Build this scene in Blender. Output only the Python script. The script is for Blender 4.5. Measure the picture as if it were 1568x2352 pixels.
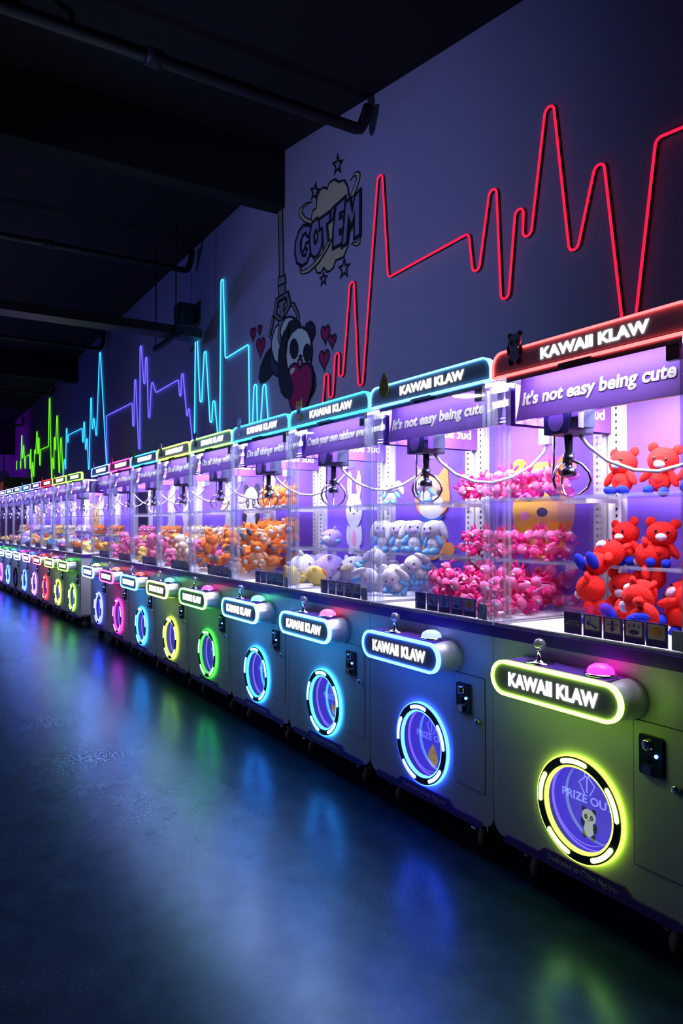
import bpy, math, random
from mathutils import Vector, Matrix
from mathutils.geometry import tessellate_polygon
random.seed(7)
PI = math.pi
for o in list(bpy.data.objects): bpy.data.objects.remove(o)
SC = bpy.context.scene
COL = SC.collection

# ------------------------------------------------------------------ camera
cd = bpy.data.cameras.new('camera'); cam = bpy.data.objects.new('camera', cd); COL.objects.link(cam)
cd.sensor_fit = 'VERTICAL'; cd.sensor_height = 36.0; cd.sensor_width = 24.0
cd.lens = 1640.0/2352.0*36.0; cd.clip_start = .05; cd.clip_end = 100
cam.location = (0, -2.018, 1.36)
cam.rotation_euler = (math.radians(90.943), 0, math.radians(58.17))
SC.camera = cam
SC.view_settings.view_transform = 'Standard'; SC.view_settings.look = 'None'
SC.view_settings.gamma = 1.0; SC.view_settings.exposure = 0.0
SC.view_settings.use_curve_mapping = False
SC.cycles.transparent_max_bounces = 40
SC.cycles.max_bounces = 8
SC.cycles.sample_clamp_indirect = 6.0
SC.cycles.caustics_reflective = False; SC.cycles.caustics_refractive = False

# ------------------------------------------------------------------ world and unseen lamps
w = bpy.data.worlds.new('world'); SC.world = w; w.use_nodes = True
w.node_tree.nodes['Background'].inputs[0].default_value = (.12, .2, .7, 1)
w.node_tree.nodes['Background'].inputs[1].default_value = .012

WALL_Y = 1.05
LAMPS = [  # location, aim, colour, watts, cone (unseen spot lamps, barn door added below)
    ((-1.6, -4.0, 3.15), (-2.2, 1.05, 3.0), (.2, .24, 1.0), 8, 85),
    ((-4.4, -4.0, 3.15), (-4.9, 1.05, 3.0), (.34, .38, 1.0), 290, 66),
    ((-9.2, -4.0, 3.15), (-7.6, 1.05, 3.0), (.16, .22, 1.0), 110, 110),
    ((-14.0, -4.0, 3.15), (-13.4, 1.05, 3.0), (.05, .09, 1.0), 55, 125),
    ((-20.5, -3.2, 3.15), (-24.6, -1.2, 2.2), (.32, .0, 1.0), 330, 125),
]

HALL_FILL = [((-3.6, -5.2, 3.7), (.6, .6, 1.0), 12), ((-9.5, -6.5, 3.6), (.62, .58, 1.0), 70), ((-15.5, -6.5, 3.6), (.72, .66, 1.0), 150), ((-21, -6, 3.6), (.6, .5, 1.0), 90)]   # soft fill lamps added unseen over the aisle to lift the cabinet fronts

# ------------------------------------------------------------------ materials
def mat(name, col, rough=.5, metal=0.0, emit=None, es=0.0, var=.06, scale=30, bump=0.0, spec=.5, coat=0.0):
    m = bpy.data.materials.new(name); m.use_nodes = True
    nt = m.node_tree; b = nt.nodes['Principled BSDF']
    b.inputs['Roughness'].default_value = rough; b.inputs['Metallic'].default_value = metal
    b.inputs['Specular IOR Level'].default_value = spec
    b.inputs['Coat Weight'].default_value = coat
    n = nt.nodes.new('ShaderNodeTexNoise'); n.inputs['Scale'].default_value = scale; n.inputs['Detail'].default_value = 4
    tc = nt.nodes.new('ShaderNodeTexCoord'); nt.links.new(tc.outputs['Object'], n.inputs['Vector'])
    mx = nt.nodes.new('ShaderNodeMix'); mx.data_type = 'RGBA'
    mx.inputs[6].default_value = (*[c*(1-var) for c in col], 1); mx.inputs[7].default_value = (*[min(1, c*(1+var)) for c in col], 1)
    nt.links.new(n.outputs['Fac'], mx.inputs[0]); nt.links.new(mx.outputs[2], b.inputs['Base Color'])
    if emit:
        b.inputs['Emission Color'].default_value = (*emit, 1); b.inputs['Emission Strength'].default_value = es
    if bump:
        bp = nt.nodes.new('ShaderNodeBump'); bp.inputs['Strength'].default_value = bump; bp.inputs['Distance'].default_value = .01
        nt.links.new(n.outputs['Fac'], bp.inputs['Height']); nt.links.new(bp.outputs['Normal'], b.inputs['Normal'])
    return m

_em = {}
def glow(col, s):
    k = (tuple(col), s)
    if k not in _em: _em[k] = mat('glow', [c*.5 for c in col], .4, emit=col, es=s)
    return _em[k]

def glassy(name, tint, gloss_rough=.02, base=.0, extra=0.0, white=0.0):
    """thin clear sheet: transparent with a fresnel reflection, optionally a little milky"""
    m = bpy.data.materials.new(name); m.use_nodes = True; nt = m.node_tree
    for n in list(nt.nodes): nt.nodes.remove(n)
    out = nt.nodes.new('ShaderNodeOutputMaterial')
    tr = nt.nodes.new('ShaderNodeBsdfTransparent'); tr.inputs[0].default_value = (*tint, 1)
    gl = nt.nodes.new('ShaderNodeBsdfGlossy'); gl.inputs['Roughness'].default_value = gloss_rough
    fr = nt.nodes.new('ShaderNodeFresnel'); fr.inputs[0].default_value = 1.33
    ad = nt.nodes.new('ShaderNodeMath'); ad.operation = 'MULTIPLY_ADD'; ad.inputs[1].default_value = .4; ad.inputs[2].default_value = extra
    nt.links.new(fr.outputs[0], ad.inputs[0])
    mx = nt.nodes.new('ShaderNodeMixShader'); nt.links.new(ad.outputs[0], mx.inputs[0])
    src = tr.outputs[0]
    if white:
        df = nt.nodes.new('ShaderNodeBsdfDiffuse'); df.inputs[0].default_value = (.85, .88, .95, 1)
        m2 = nt.nodes.new('ShaderNodeMixShader'); m2.inputs[0].default_value = white
        nt.links.new(tr.outputs[0], m2.inputs[1]); nt.links.new(df.outputs[0], m2.inputs[2]); src = m2.outputs[0]
    nt.links.new(src, mx.inputs[1]); nt.links.new(gl.outputs[0], mx.inputs[2]); nt.links.new(mx.outputs[0], out.inputs[0])
    return m

M = {}
M['paint'] = mat('cabinet paint', (.52, .53, .56), .38, var=.03, scale=8)
M['band'] = mat('counter band', (.06, .02, .30), .3, var=.1)
M['silver'] = mat('satin silver', (.6, .62, .66), .3, .6)
M['console'] = mat('console shell', (.62, .64, .68), .28, .35)
M['deck'] = mat('console deck', (.14, .05, .45), .2)
M['plate'] = mat('sign plate', (.42, .42, .43), .35)
M['black'] = mat('black plastic', (.015, .018, .022), .35)
M['chrome'] = mat('chrome', (.75, .76, .8), .12, 1)
M['darkmetal'] = mat('dark metal', (.10, .11, .14), .25, .9)
M['rubber'] = mat('caster rubber', (.22, .2, .17), .7)
M['skirt'] = mat('skirt plate', (.07, .025, .28), .5)
M['skirt_txt'] = mat('skirt lettering', (.4, .35, .6), .5)
M['purple'] = mat('purple panel', (.19, .085, .66), .55)
M['banner'] = mat('purple banner', (.22, .08, .62), .6)
M['cable'] = mat('grey cable', (.5, .5, .55), .5)
M['white'] = mat('white plastic', (.85, .85, .87), .5)
M['bed'] = mat('prize bed', (.8, .82, .86), .5)
M['prizepanel'] = mat('prize panel', (.10, .06, .7), .5, emit=(.075, .05, .62), es=.75)
M['prizetxt'] = mat('prize lettering', (.5, .52, .95), .5, emit=(.22, .24, .9), es=1.0)
M['flap'] = mat('flap rim', (.5, .4, 1), .3, emit=(.2, .12, .8), es=.9)
M['card'] = mat('instruction card', (.10, .05, .30), .4)
M['cardpic'] = mat('card picture', (.55, .52, .66), .5)
M['navy'] = mat('navy housing', (.03, .035, .09), .4)
M['glass'] = glassy('cabinet glass', (.99, .99, 1.0))
M['post'] = glassy('acrylic edge', (.88, .90, .98), .25, extra=.02, white=.13)
M['shelf'] = glassy('clear shelf', (.94, .95, 1), .05, extra=.04, white=.12)
M['ball'] = glassy('crystal ball', (.8, .82, 1.0), .08, extra=.2, white=.25)
M['lettering'] = glow((1, .97, 1), 2.2)
M['bannertxt'] = mat('banner lettering', (.97, .97, .98), .5)
M['led'] = glow((.86, .84, 1.0), 74.0)
M['ledfront'] = glow((.86, .84, 1.0), 60.0)
M['rooflamp'] = mat('lamp housing', (.02, .02, .025), .5)
M['ceil'] = mat('black ceiling paint', (.005, .005, .008), .9, var=.2)
M['pipe'] = mat('black pipe paint', (.012, .012, .018), .5)

def floor_mat():
    m = bpy.data.materials.new('sealed concrete'); m.use_nodes = True; nt = m.node_tree; b = nt.nodes['Principled BSDF']
    tc = nt.nodes.new('ShaderNodeTexCoord')
    n1 = nt.nodes.new('ShaderNodeTexNoise'); n1.inputs['Scale'].default_value = 1.1; n1.inputs['Detail'].default_value = 8
    n2 = nt.nodes.new('ShaderNodeTexNoise'); n2.inputs['Scale'].default_value = 90; n2.inputs['Detail'].default_value = 6
    n3 = nt.nodes.new('ShaderNodeTexNoise'); n3.inputs['Scale'].default_value = 9; n3.inputs['Detail'].default_value = 8
    for n in (n1, n2, n3): nt.links.new(tc.outputs['Object'], n.inputs['Vector'])
    cr = nt.nodes.new('ShaderNodeValToRGB')
    cr.color_ramp.elements[0].position = .3; cr.color_ramp.elements[0].color = (.010, .026, .055, 1)
    cr.color_ramp.elements[1].position = .75; cr.color_ramp.elements[1].color = (.022, .05, .10, 1)
    nt.links.new(n3.outputs['Fac'], cr.inputs[0]); nt.links.new(cr.outputs[0], b.inputs['Base Color'])
    mr = nt.nodes.new('ShaderNodeMapRange'); mr.inputs[1].default_value = .3; mr.inputs[2].default_value = .75
    mr.inputs[3].default_value = .22; mr.inputs[4].default_value = .30
    ad = nt.nodes.new('ShaderNodeMath'); ad.operation = 'ADD'
    mu = nt.nodes.new('ShaderNodeMath'); mu.operation = 'MULTIPLY'; mu.inputs[1].default_value = .5
    nt.links.new(n2.outputs['Fac'], mu.inputs[0]); mu2 = nt.nodes.new('ShaderNodeMath'); mu2.operation = 'MULTIPLY'; mu2.inputs[1].default_value = .5
    nt.links.new(n1.outputs['Fac'], mu2.inputs[0]); nt.links.new(mu.outputs[0], ad.inputs[0]); nt.links.new(mu2.outputs[0], ad.inputs[1])
    nt.links.new(ad.outputs[0], mr.inputs[0]); nt.links.new(mr.outputs[0], b.inputs['Roughness'])
    bp = nt.nodes.new('ShaderNodeBump'); bp.inputs['Strength'].default_value = .04; bp.inputs['Distance'].default_value = .004
    nt.links.new(n2.outputs['Fac'], bp.inputs['Height']); nt.links.new(bp.outputs['Normal'], b.inputs['Normal'])
    b.inputs['Specular IOR Level'].default_value = 0.0
    gl = nt.nodes.new('ShaderNodeBsdfGlossy'); gl.inputs['Color'].default_value = (.27, .48, .76, 1)
    nt.links.new(mr.outputs[0], gl.inputs['Roughness']); nt.links.new(bp.outputs['Normal'], gl.inputs['Normal'])
    fr = nt.nodes.new('ShaderNodeFresnel'); fr.inputs['IOR'].default_value = 1.7
    mx = nt.nodes.new('ShaderNodeMixShader'); nt.links.new(fr.outputs[0], mx.inputs[0]); nt.links.new(b.outputs[0], mx.inputs[1]); nt.links.new(gl.outputs[0], mx.inputs[2])
    nt.links.new(mx.outputs[0], nt.nodes['Material Output'].inputs[0])
    return m
M['floor'] = floor_mat()
M['wall'] = mat('painted wall', (.36, .35, .46), .75, var=.05, scale=1.2)

# ------------------------------------------------------------------ mesh helpers
class MB:
    def __init__(s): s.v = []; s.f = []; s.m = []; s.s = []
    def add(s, vs, fs, mi=0, smooth=False):
        o = len(s.v); s.v += [tuple(v) for v in vs]
        for f in fs: s.f.append([i+o for i in f]); s.m.append(mi); s.s.append(smooth)
        return s
    def box(s, x0, x1, y0, y1, z0, z1, mi=0):
        vs = [(x, y, z) for x in (x0, x1) for y in (y0, y1) for z in (z0, z1)]
        return s.add(vs, [(0,1,3,2), (4,6,7,5), (0,4,5,1), (2,3,7,6), (0,2,6,4), (1,5,7,3)], mi)
    def prism(s, loops, y0, y1, mi=0, fn=None, smooth=False):
        """loops in (x,z); first is the outline, the rest are holes; solid from y0 (front) to y1 (back)"""
        if fn is None: fn = lambda a, b, d: (a, d, b)
        pts = [p for l in loops for p in l]
        tri = tessellate_polygon([[Vector((p[0], p[1], 0)) for p in l] for l in loops])
        n = len(pts); vs = [fn(p[0], p[1], y0) for p in pts] + [fn(p[0], p[1], y1) for p in pts]
        fs = []
        for t in tri:
            a, b, c = [pts[i] for i in t]
            ar = (b[0]-a[0])*(c[1]-a[1])-(b[1]-a[1])*(c[0]-a[0])
            if abs(ar) < 1e-12: continue
            t = list(t) if ar > 0 else list(t)[::-1]
            fs.append(t); fs.append([i+n for i in t[::-1]])
        s.add(vs, fs, mi)
        o = 0; side = []
        for li, l in enumerate(loops):
            k = len(l); ar = sum(l[i][0]*l[(i+1) % k][1]-l[(i+1) % k][0]*l[i][1] for i in range(k))
            ccw = (ar > 0) == (li == 0)
            for i in range(k):
                a, b = o+i, o+(i+1) % k
                side.append((a, a+n, b+n, b) if ccw else (a, b, b+n, a+n))
            o += k
        s.add(vs, side, mi, smooth)
        return s
    def ell(s, c, r, mi=0, seg=14, rings=9, rot=None):
        R = rot if rot is not None else Matrix.Identity(3)
        c = Vector(c); vs = [c+R@Vector((0, 0, r[2]))]; fs = []
        for i in range(1, rings):
            a = PI*i/rings
            for j in range(seg):
                b = 2*PI*j/seg; vs.append(c+R@Vector((r[0]*math.sin(a)*math.cos(b), r[1]*math.sin(a)*math.sin(b), r[2]*math.cos(a))))
        vs.append(c+R@Vector((0, 0, -r[2])))
        for j in range(seg): fs.append((0, 1+j, 1+(j+1) % seg))
        for i in range(rings-2):
            for j in range(seg):
                a = 1+i*seg+j; b = 1+i*seg+(j+1) % seg; fs.append((a, a+seg, b+seg, b))
        l = len(vs)-1; q = 1+(rings-2)*seg
        for j in range(seg): fs.append((l, q+(j+1) % seg, q+j))
        return s.add(vs, fs, mi, True)
    def lathe(s, prof, c=(0, 0, 0), axis='z', seg=24, mi=0, smooth=True):
        vs = []; fs = []
        for r, h in prof:
            for j in range(seg):
                a = 2*PI*j/seg; u, v = r*math.cos(a), r*math.sin(a)
                p = {'z': (u, v, h), 'y': (u, h, v), 'x': (h, u, v)}[axis]
                vs.append((c[0]+p[0], c[1]+p[1], c[2]+p[2]))
        n = len(prof)
        for i in range(n-1):
            for j in range(seg):
                a = i*seg+j; b = i*seg+(j+1) % seg
                fs.append((a, b, b+seg, a+seg) if axis != 'y' else (a, a+seg, b+seg, b))
        return s.add(vs, fs, mi, smooth)
    def tube(s, path, r, seg=8, mi=0, caps=True):
        P = [Vector(p) for p in path]; n = len(P); vs = []; fs = []
        up = None
        for i in range(n):
            t = (P[min(i+1, n-1)]-P[max(i-1, 0)]).normalized()
            if up is None:
                up = Vector((0, 0, 1)) if abs(t.z) < .9 else Vector((0, 1, 0))
            a = (up-t*up.dot(t)).normalized(); b = t.cross(a); up = a
            rr = r[i] if isinstance(r, (list, tuple)) else r
            for j in range(seg):
                q = 2*PI*j/seg; vs.append(P[i]+a*rr*math.cos(q)+b*rr*math.sin(q))
        for i in range(n-1):
            for j in range(seg):
                a = i*seg+j; b = i*seg+(j+1) % seg; fs.append((a, b, b+seg, a+seg))
        if caps: fs.append(tuple(range(seg-1, -1, -1))); fs.append(tuple(range((n-1)*seg, n*seg)))
        return s.add(vs, fs, mi, True)
    def mesh(s, name, mats):
        me = bpy.data.meshes.new(name); me.from_pydata(s.v, [], s.f)
        for m in mats: me.materials.append(m)
        me.polygons.foreach_set('material_index', s.m); me.polygons.foreach_set('use_smooth', s.s)
        me.update(); return me

CACHE = {}
def part(name, key, build, mats, parent=None, label=None, loc=None, rot=None, scl=None, kind=None):
    """one mesh object; geometry is built once per key, materials sit on the object"""
    if not isinstance(mats, (list, tuple)): mats = [mats]
    if key is None or key not in CACHE:
        r = build()
        me = r.mesh(name, mats) if isinstance(r, MB) else r
        if not isinstance(r, MB) and not me.materials:
            for m in mats: me.materials.append(m)
        if key is not None: CACHE[key] = me
    else: me = CACHE[key]
    o = bpy.data.objects.new(name, me); COL.objects.link(o)
    for i, m in enumerate(mats):
        if i < len(o.material_slots): o.material_slots[i].link = 'OBJECT'; o.material_slots[i].material = m
    if parent is not None: o.parent = parent
    if loc: o.location = loc
    if rot: o.rotation_euler = rot
    if scl: o.scale = scl if isinstance(scl, (tuple, list)) else (scl,)*3
    if label: o['label'] = label
    if kind: o['kind'] = kind
    return o
def thing(name, label, cat, loc=(0, 0, 0), rz=0, group=None):
    o = bpy.data.objects.new(name, None); COL.objects.link(o); o.location = loc; o.rotation_euler = (0, 0, rz)
    o.empty_display_size = .1
    o['label'] = label; o['category'] = cat
    if group: o['group'] = group
    return o
def tag(o, label, cat, group=None):
    o['label'] = label; o['category'] = cat
    if group: o['group'] = group
    return o

def text_mesh(s, w=None, h=None, depth=.002, bold=.0, res=3, mirror=False):
    """lettering standing in the xz plane, reading from -y, fitted to width w and cap height h"""
    c = bpy.data.curves.new('txt', 'FONT'); c.body = s; c.extrude = .02; c.offset = bold; c.resolution_u = res
    c.align_x = 'CENTER'; c.align_y = 'CENTER'
    o = bpy.data.objects.new('txt', c); COL.objects.link(o)
    bpy.context.view_layer.update()
    me = bpy.data.meshes.new_from_object(o)
    bpy.data.objects.remove(o); bpy.data.curves.remove(c)
    xs = [v.co.x for v in me.vertices]; ys = [v.co.y for v in me.vertices]; zs = [v.co.z for v in me.vertices]
    x0, x1, y0, y1, z0, z1 = min(xs), max(xs), min(ys), max(ys), min(zs), max(zs)
    kx = w/(x1-x0) if w else None; ky = h/(y1-y0) if h else None
    kx = kx or ky; ky = ky or kx
    for v in me.vertices:
        x = (v.co.x-(x0+x1)/2)*kx; y = (v.co.y-(y0+y1)/2)*ky; z = (v.co.z-z0)/(z1-z0)*depth
        v.co = (x, -z, y)
    me.materials.clear(); me.update()
    return me

def rrect(x0, x1, z0, z1, r, corners=(1, 1, 1, 1), n=6):
    """ccw outline; corners order: bl, br, tr, tl"""
    out = []
    for (cx, cz, a0, on) in ((x0, z0, PI, corners[0]), (x1, z0, 1.5*PI, corners[1]), (x1, z1, 0, corners[2]), (x0, z1, .5*PI, corners[3])):
        if not on: out.append((cx, cz)); continue
        ox = cx+r if cx == x0 else cx-r; oz = cz+r if cz == z0 else cz-r
        for i in range(n+1):
            a = a0+.5*PI*i/n; out.append((ox+r*math.cos(a), oz+r*math.sin(a)))
    return out
def circ(cx, cz, r, n=48, rz=None):
    rz = rz or r
    return [(cx+r*math.cos(2*PI*i/n), cz+rz*math.sin(2*PI*i/n)) for i in range(n)]
def arc_slot(cx, cz, r0, r1, a0, a1, n=12):
    rm = (r0+r1)/2; hr = (r1-r0)/2; out = []
    for i in range(n+1):
        a = a0+(a1-a0)*i/n; out.append((cx+r1*math.cos(a), cz+r1*math.sin(a)))
    for i in range(1, 6):
        q = PI*i/6; c = (cx+rm*math.cos(a1), cz+rm*math.sin(a1)); d = a1+q
        out.append((c[0]+hr*math.cos(d), c[1]+hr*math.sin(d)))
    for i in range(n+1):
        a = a1+(a0-a1)*i/n; out.append((cx+r0*math.cos(a), cz+r0*math.sin(a)))
    for i in range(1, 6):
        q = PI*i/6; c = (cx+rm*math.cos(a0), cz+rm*math.sin(a0)); d = a0+PI+q
        out.append((c[0]+hr*math.cos(d), c[1]+hr*math.sin(d)))
    return out
# ------------------------------------------------------------------ the room
def struct(name, mb, m):
    me = mb.mesh(name, [m]); o = bpy.data.objects.new(name, me); COL.objects.link(o); o['kind'] = 'structure'; return o
XE, XN, YB = -24.6, 3.2, -8.5
struct('floor', MB().box(XE, XN, YB, WALL_Y, -.05, 0), M['floor'])
prof = [(XN, 3.45), (-1.94, 4.25), (-2.94, 4.41), (-4.24, 4.61), (-5.95, 4.88), (-6.13, 4.75), (-15.1, 4.73), (-17.5, 4.62), (-24.6, 4.53)]
struct('wall_right', MB().prism([[(XE, 0), (XN, 0)]+prof], WALL_Y, WALL_Y+.12), M['wall'])
struct('ceiling', MB().prism([prof+[(-24.6, 4.9), (-6, 5.2), (XN, 4.9)]], YB, WALL_Y+.12), M['ceil'])
struct('wall_far', MB().box(XE-.12, XE, YB, WALL_Y+.12, 0, 4.9), M['wall'])
struct('baseboard_right', MB().box(XE, XN, WALL_Y-.015, WALL_Y, 0, .1), M['black'])
for x0, x1, z0, z1, lb in ((-6.13, -5.95, 4.34, 4.9, 'deep black ceiling beam nearest the camera, beside the comic burst decal'),
                       (-15.3, -15.02, 4.23, 4.75, 'black ceiling beam farther down the hall, above the spiky cyan neon'),
                       (-24.45, -24.15, 3.52, 4.6, 'black ceiling beam against the purple far wall')):
    o = part('ceiling_beam', None, lambda: MB().box(x0, x1, YB, WALL_Y-.002, z0, z1), M['ceil'])
    tag(o, lb, 'beam', None)

def pipe(x, z, r, lb, top=4.68, elbow=True):
    t = thing('sprinkler_pipe', lb, 'pipe', (x, .95, z))
    path = [(0, YB-.95+.3, 0), (0, -4, 0), (0, -.05, 0)]
    if elbow: path += [(.0, -.015, .01), (.01, 0, .04), (.04, .02, .12), (.05, .03, top-z)]
    part('pipe_run', None, lambda: MB().tube(path, r, 10), M['pipe'], t)
    for y in (-1.6, -3.2, -5):
        part('coupling', ('coupling', r), lambda: MB().lathe([(r, -.05), (r*1.4, -.05), (r*1.4, .05), (r, .05)], axis='y', seg=12), M['pipe'], t, loc=(0, y, 0))
    part('sprinkler_head', 'sprhead', lambda: MB().tube([(0, 0, 0), (0, 0, .06), (.0, -.1, .1), (0, -.28, .1), (0, -.34, .04)], .02, 8).lathe([(.05, 0), (.05, .01), (0, .012)], c=(0, -.34, .02)), M['pipe'], t, loc=(0, -2.1, r))
    return t
pipe(-4.49, 4.35, .042, 'black sprinkler pipe crossing the ceiling above the burst decal, ending in an elbow', 4.52)
pipe(-8.31, 4.43, .035, 'black sprinkler pipe over the tall cyan neon spike')
pipe(-12.69, 4.39, .035, 'black sprinkler pipe above the tallest cyan peak left of the indigo neon')
pipe(-17.31, 4.31, .035, 'thin black pipe above the green neon line', 4.5)
pipe(-22.03, 4.15, .035, 'farthest thin black pipe near the purple end wall', 4.4)

t = thing('cable_tray', 'black cable tray hung on rods below the ceiling beside the wall speaker', 'cable tray', (-7.96, 0, 3.56))
part('tray_body', None, lambda: MB().box(-.13, .13, YB+.3, .95, -.05, -.04).box(-.13, -.12, YB+.3, .95, -.04, .05).box(.12, .13, YB+.3, .95, -.04, .05), M['pipe'], t)
part('cross_bar', None, lambda: MB().box(-.62, .2, .6, .65, -.1, -.05), M['pipe'], t)
for dx in (-.58, .16):
    part('hanger_rod', 'trayrod', lambda: MB().tube([(0, .625, -.09), (0, .625, 1.19)], .008, 6), M['pipe'], t, loc=(dx, 0, 0))
for y in (-2.5, -5.5):
    for dx in (-.1, .1): part('hanger_rod', 'trayrod', None, M['pipe'], t, loc=(dx, y, 0))

t = thing('wall_speaker', 'black box loudspeaker mounted high on the wall left of the tall cyan spike', 'speaker', (-8.3, .93, 3.87))
part('enclosure', None, lambda: MB().prism([rrect(-.10, .10, -.14, .14, .02)], -.12, .06), M['black'], t)
part('grille', None, lambda: MB().prism([rrect(-.09, .09, -.13, .13, .018)], -.128, -.12), M['pipe'], t)
part('wall_bracket', None, lambda: MB().box(-.03, .03, .06, .12, -.07, .07), M['pipe'], t)

t = thing('ceiling_spotlight', 'small black spotlight hanging in front of the purple far wall', 'spotlight', (-24.0, .2, 2.9))
part('stem', None, lambda: MB().tube([(0, 0, .1), (0, 0, 1.65)], .015, 8), M['pipe'], t)
part('lamp_can', None, lambda: MB().lathe([(0, -.14), (.09, -.14), (.11, .1), (0, .12)], seg=16), M['black'], t, rot=(.5, .3, 0))

t = thing('arcade_cabinet', 'tall dark brown arcade cabinet rising behind the farthest claw machines', 'arcade machine', (-20.3, .45, 0))
part('cabinet', None, lambda: MB().prism([rrect(-.45, .45, .02, 2.55, .05)], -.2, .45), mat('brown laminate', (.09, .03, .012), .5), t)
part('marquee', None, lambda: MB().box(-.38, .38, -.23, -.2, 2.15, 2.42), mat('marquee', (.2, .05, .02), .5, emit=(1, .25, .05), es=.08), t)
part('screen', None, lambda: MB().box(-.36, .36, -.22, -.2, 1.2, 1.8), M['black'], t)

# unseen wash lamps outside the frame, aimed at the wall
for (loc, aim, colr, watts, cone) in LAMPS:
    t = thing('wash_light', 'unseen blue violet wash light with an added barn door, aimed at the wall', 'light', loc, group='wash lights')
    d = (Vector(aim)-Vector(loc)); d.z = 0; yaw = math.atan2(d.y, d.x)-PI/2; t.rotation_euler = (0, 0, yaw)
    part('housing', 'washh', lambda: MB().lathe([(0, -.25), (.11, -.25), (.12, -.02), (.10, -.02), (.09, -.05), (0, -.05)], axis='y', seg=20), M['rooflamp'], t)
    part('added_barn_door', 'washd', lambda: MB().add([(-.5, 0, -.12), (.5, 0, -.12), (.9, .5, -.262), (-.9, .5, -.262), (-.5, 0, -.13), (.5, 0, -.13), (.9, .5, -.272), (-.9, .5, -.272)], [(0, 1, 2, 3), (7, 6, 5, 4), (0, 4, 5, 1), (1, 5, 6, 2), (2, 6, 7, 3), (3, 7, 4, 0)]), M['rooflamp'], t)  # plate added to keep the wash light off the cabinet fronts
    part('hanger', 'washr', lambda: MB().tube([(0, -.13, .1), (0, -.13, 1.0)], .012, 6), M['rooflamp'], t)
    ld = bpy.data.lights.new('wash lamp', 'SPOT'); ld.shadow_soft_size = .07; ld.energy = watts; ld.color = colr; ld.spot_size = math.radians(cone); ld.spot_blend = 1.0
    lo = bpy.data.objects.new('lamp', ld); COL.objects.link(lo); lo.parent = t; lo.rotation_euler = (PI/2, 0, 0)

for loc, colr, watts in HALL_FILL:
    t = thing('aisle_fill_lamp', 'added round shaded fill lamp, unseen over the aisle', 'light', loc, group='added aisle fill lamps')
    part('shade', 'aisleshade', lambda: MB().lathe([(.05, .25), (.3, .12), (.42, -.03), (.415, -.03), (.29, .11), (.05, .23)], seg=28), M['rooflamp'], t)
    part('cord', 'aislecord', lambda: MB().tube([(0, 0, .24), (0, 0, 1.0)], .008, 6), M['rooflamp'], t)
    ld = bpy.data.lights.new('aisle lamp', 'AREA'); ld.shape = 'DISK'; ld.size = .6; ld.energy = watts; ld.color = colr
    lo = bpy.data.objects.new('lamp', ld); COL.objects.link(lo); lo.parent = t; lo.location = (0, 0, .04)

# ------------------------------------------------------------------ neon lines on the wall (x, z in metres)
NEON = {'red_a':[(-5.214,2.345),(-5.151,2.618),(-5.076,2.41),(-4.978,2.76),(-4.915,2.558),(-4.754,3.283),(-4.63,2.437),(-4.363,3.972),(-4.252,3.181),(-3.395,3.189),(-3.32,2.938),(-3.168,3.388),(-3.073,2.696),(-2.957,3.187),(-2.89,3.009),(-2.725,3.673),(-2.566,2.821),(-2.394,3.208),(-2.25,2.236)],'red_b':[(-2.209,2.227),(-2.066,3.183),(-1.844,3.175)],'cyan_a':[(-8.298,2.284),(-8.243,3.605),(-8.081,2.809),(-7.952,3.385),(-7.76,2.526),(-7.675,2.762),(-7.518,2.363),(-7.437,4.086),(-7.329,3.19),(-6.732,3.197),(-6.662,2.308),(-6.558,2.764),(-6.472,2.287),(-6.348,2.729),(-6.255,2.307)],'indigo':[(-12.55,2.364),(-12.618,3.218),(-11.037,3.216),(-10.952,2.855),(-10.868,3.556),(-10.633,2.472),(-10.584,4.012),(-10.385,3.41),(-10.302,3.786),(-10.15,2.884),(-10.022,3.367),(-9.83,3.198),(-8.897,3.208),(-8.813,2.993),(-8.742,3.265),(-8.559,2.705),(-8.496,2.785),(-8.347,2.311)],'cyan_b':[(-16.47,2.325),(-16.287,2.758),(-16.164,2.542),(-16.077,3.402),(-15.935,3.091),(-15.884,3.236),(-14.558,3.226),(-14.471,2.952),(-14.372,3.336),(-14.218,2.784),(-14.117,2.985),(-13.952,2.384),(-13.796,3.716),(-13.666,3.118),(-13.571,3.304),(-13.369,2.968),(-13.12,4.432),(-12.585,2.305)],'green':[(-22.861,3.197),(-22.805,2.987),(-22.631,3.945),(-22.443,3.26),(-22.245,3.619),(-21.937,2.93),(-21.807,3.251),(-21.184,3.26),(-21.029,2.858),(-20.957,3.386),(-20.723,2.419),(-20.637,3.005),(-20.417,2.62),(-20.265,3.313),(-20.117,3.195),(-19.929,3.758),(-19.73,3.16),(-19.628,3.568),(-19.446,2.848),(-19.328,3.231),(-18.244,3.228),(-18.138,4.36),(-17.775,2.372),(-17.709,2.896),(-17.531,2.632),(-17.474,3.36),(-17.354,3.054),(-17.165,3.814),(-16.87,2.502),(-16.69,3.267),(-16.384,2.317)],'green_s':[(-23.664,3.003),(-23.607,3.27)]}
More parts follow.
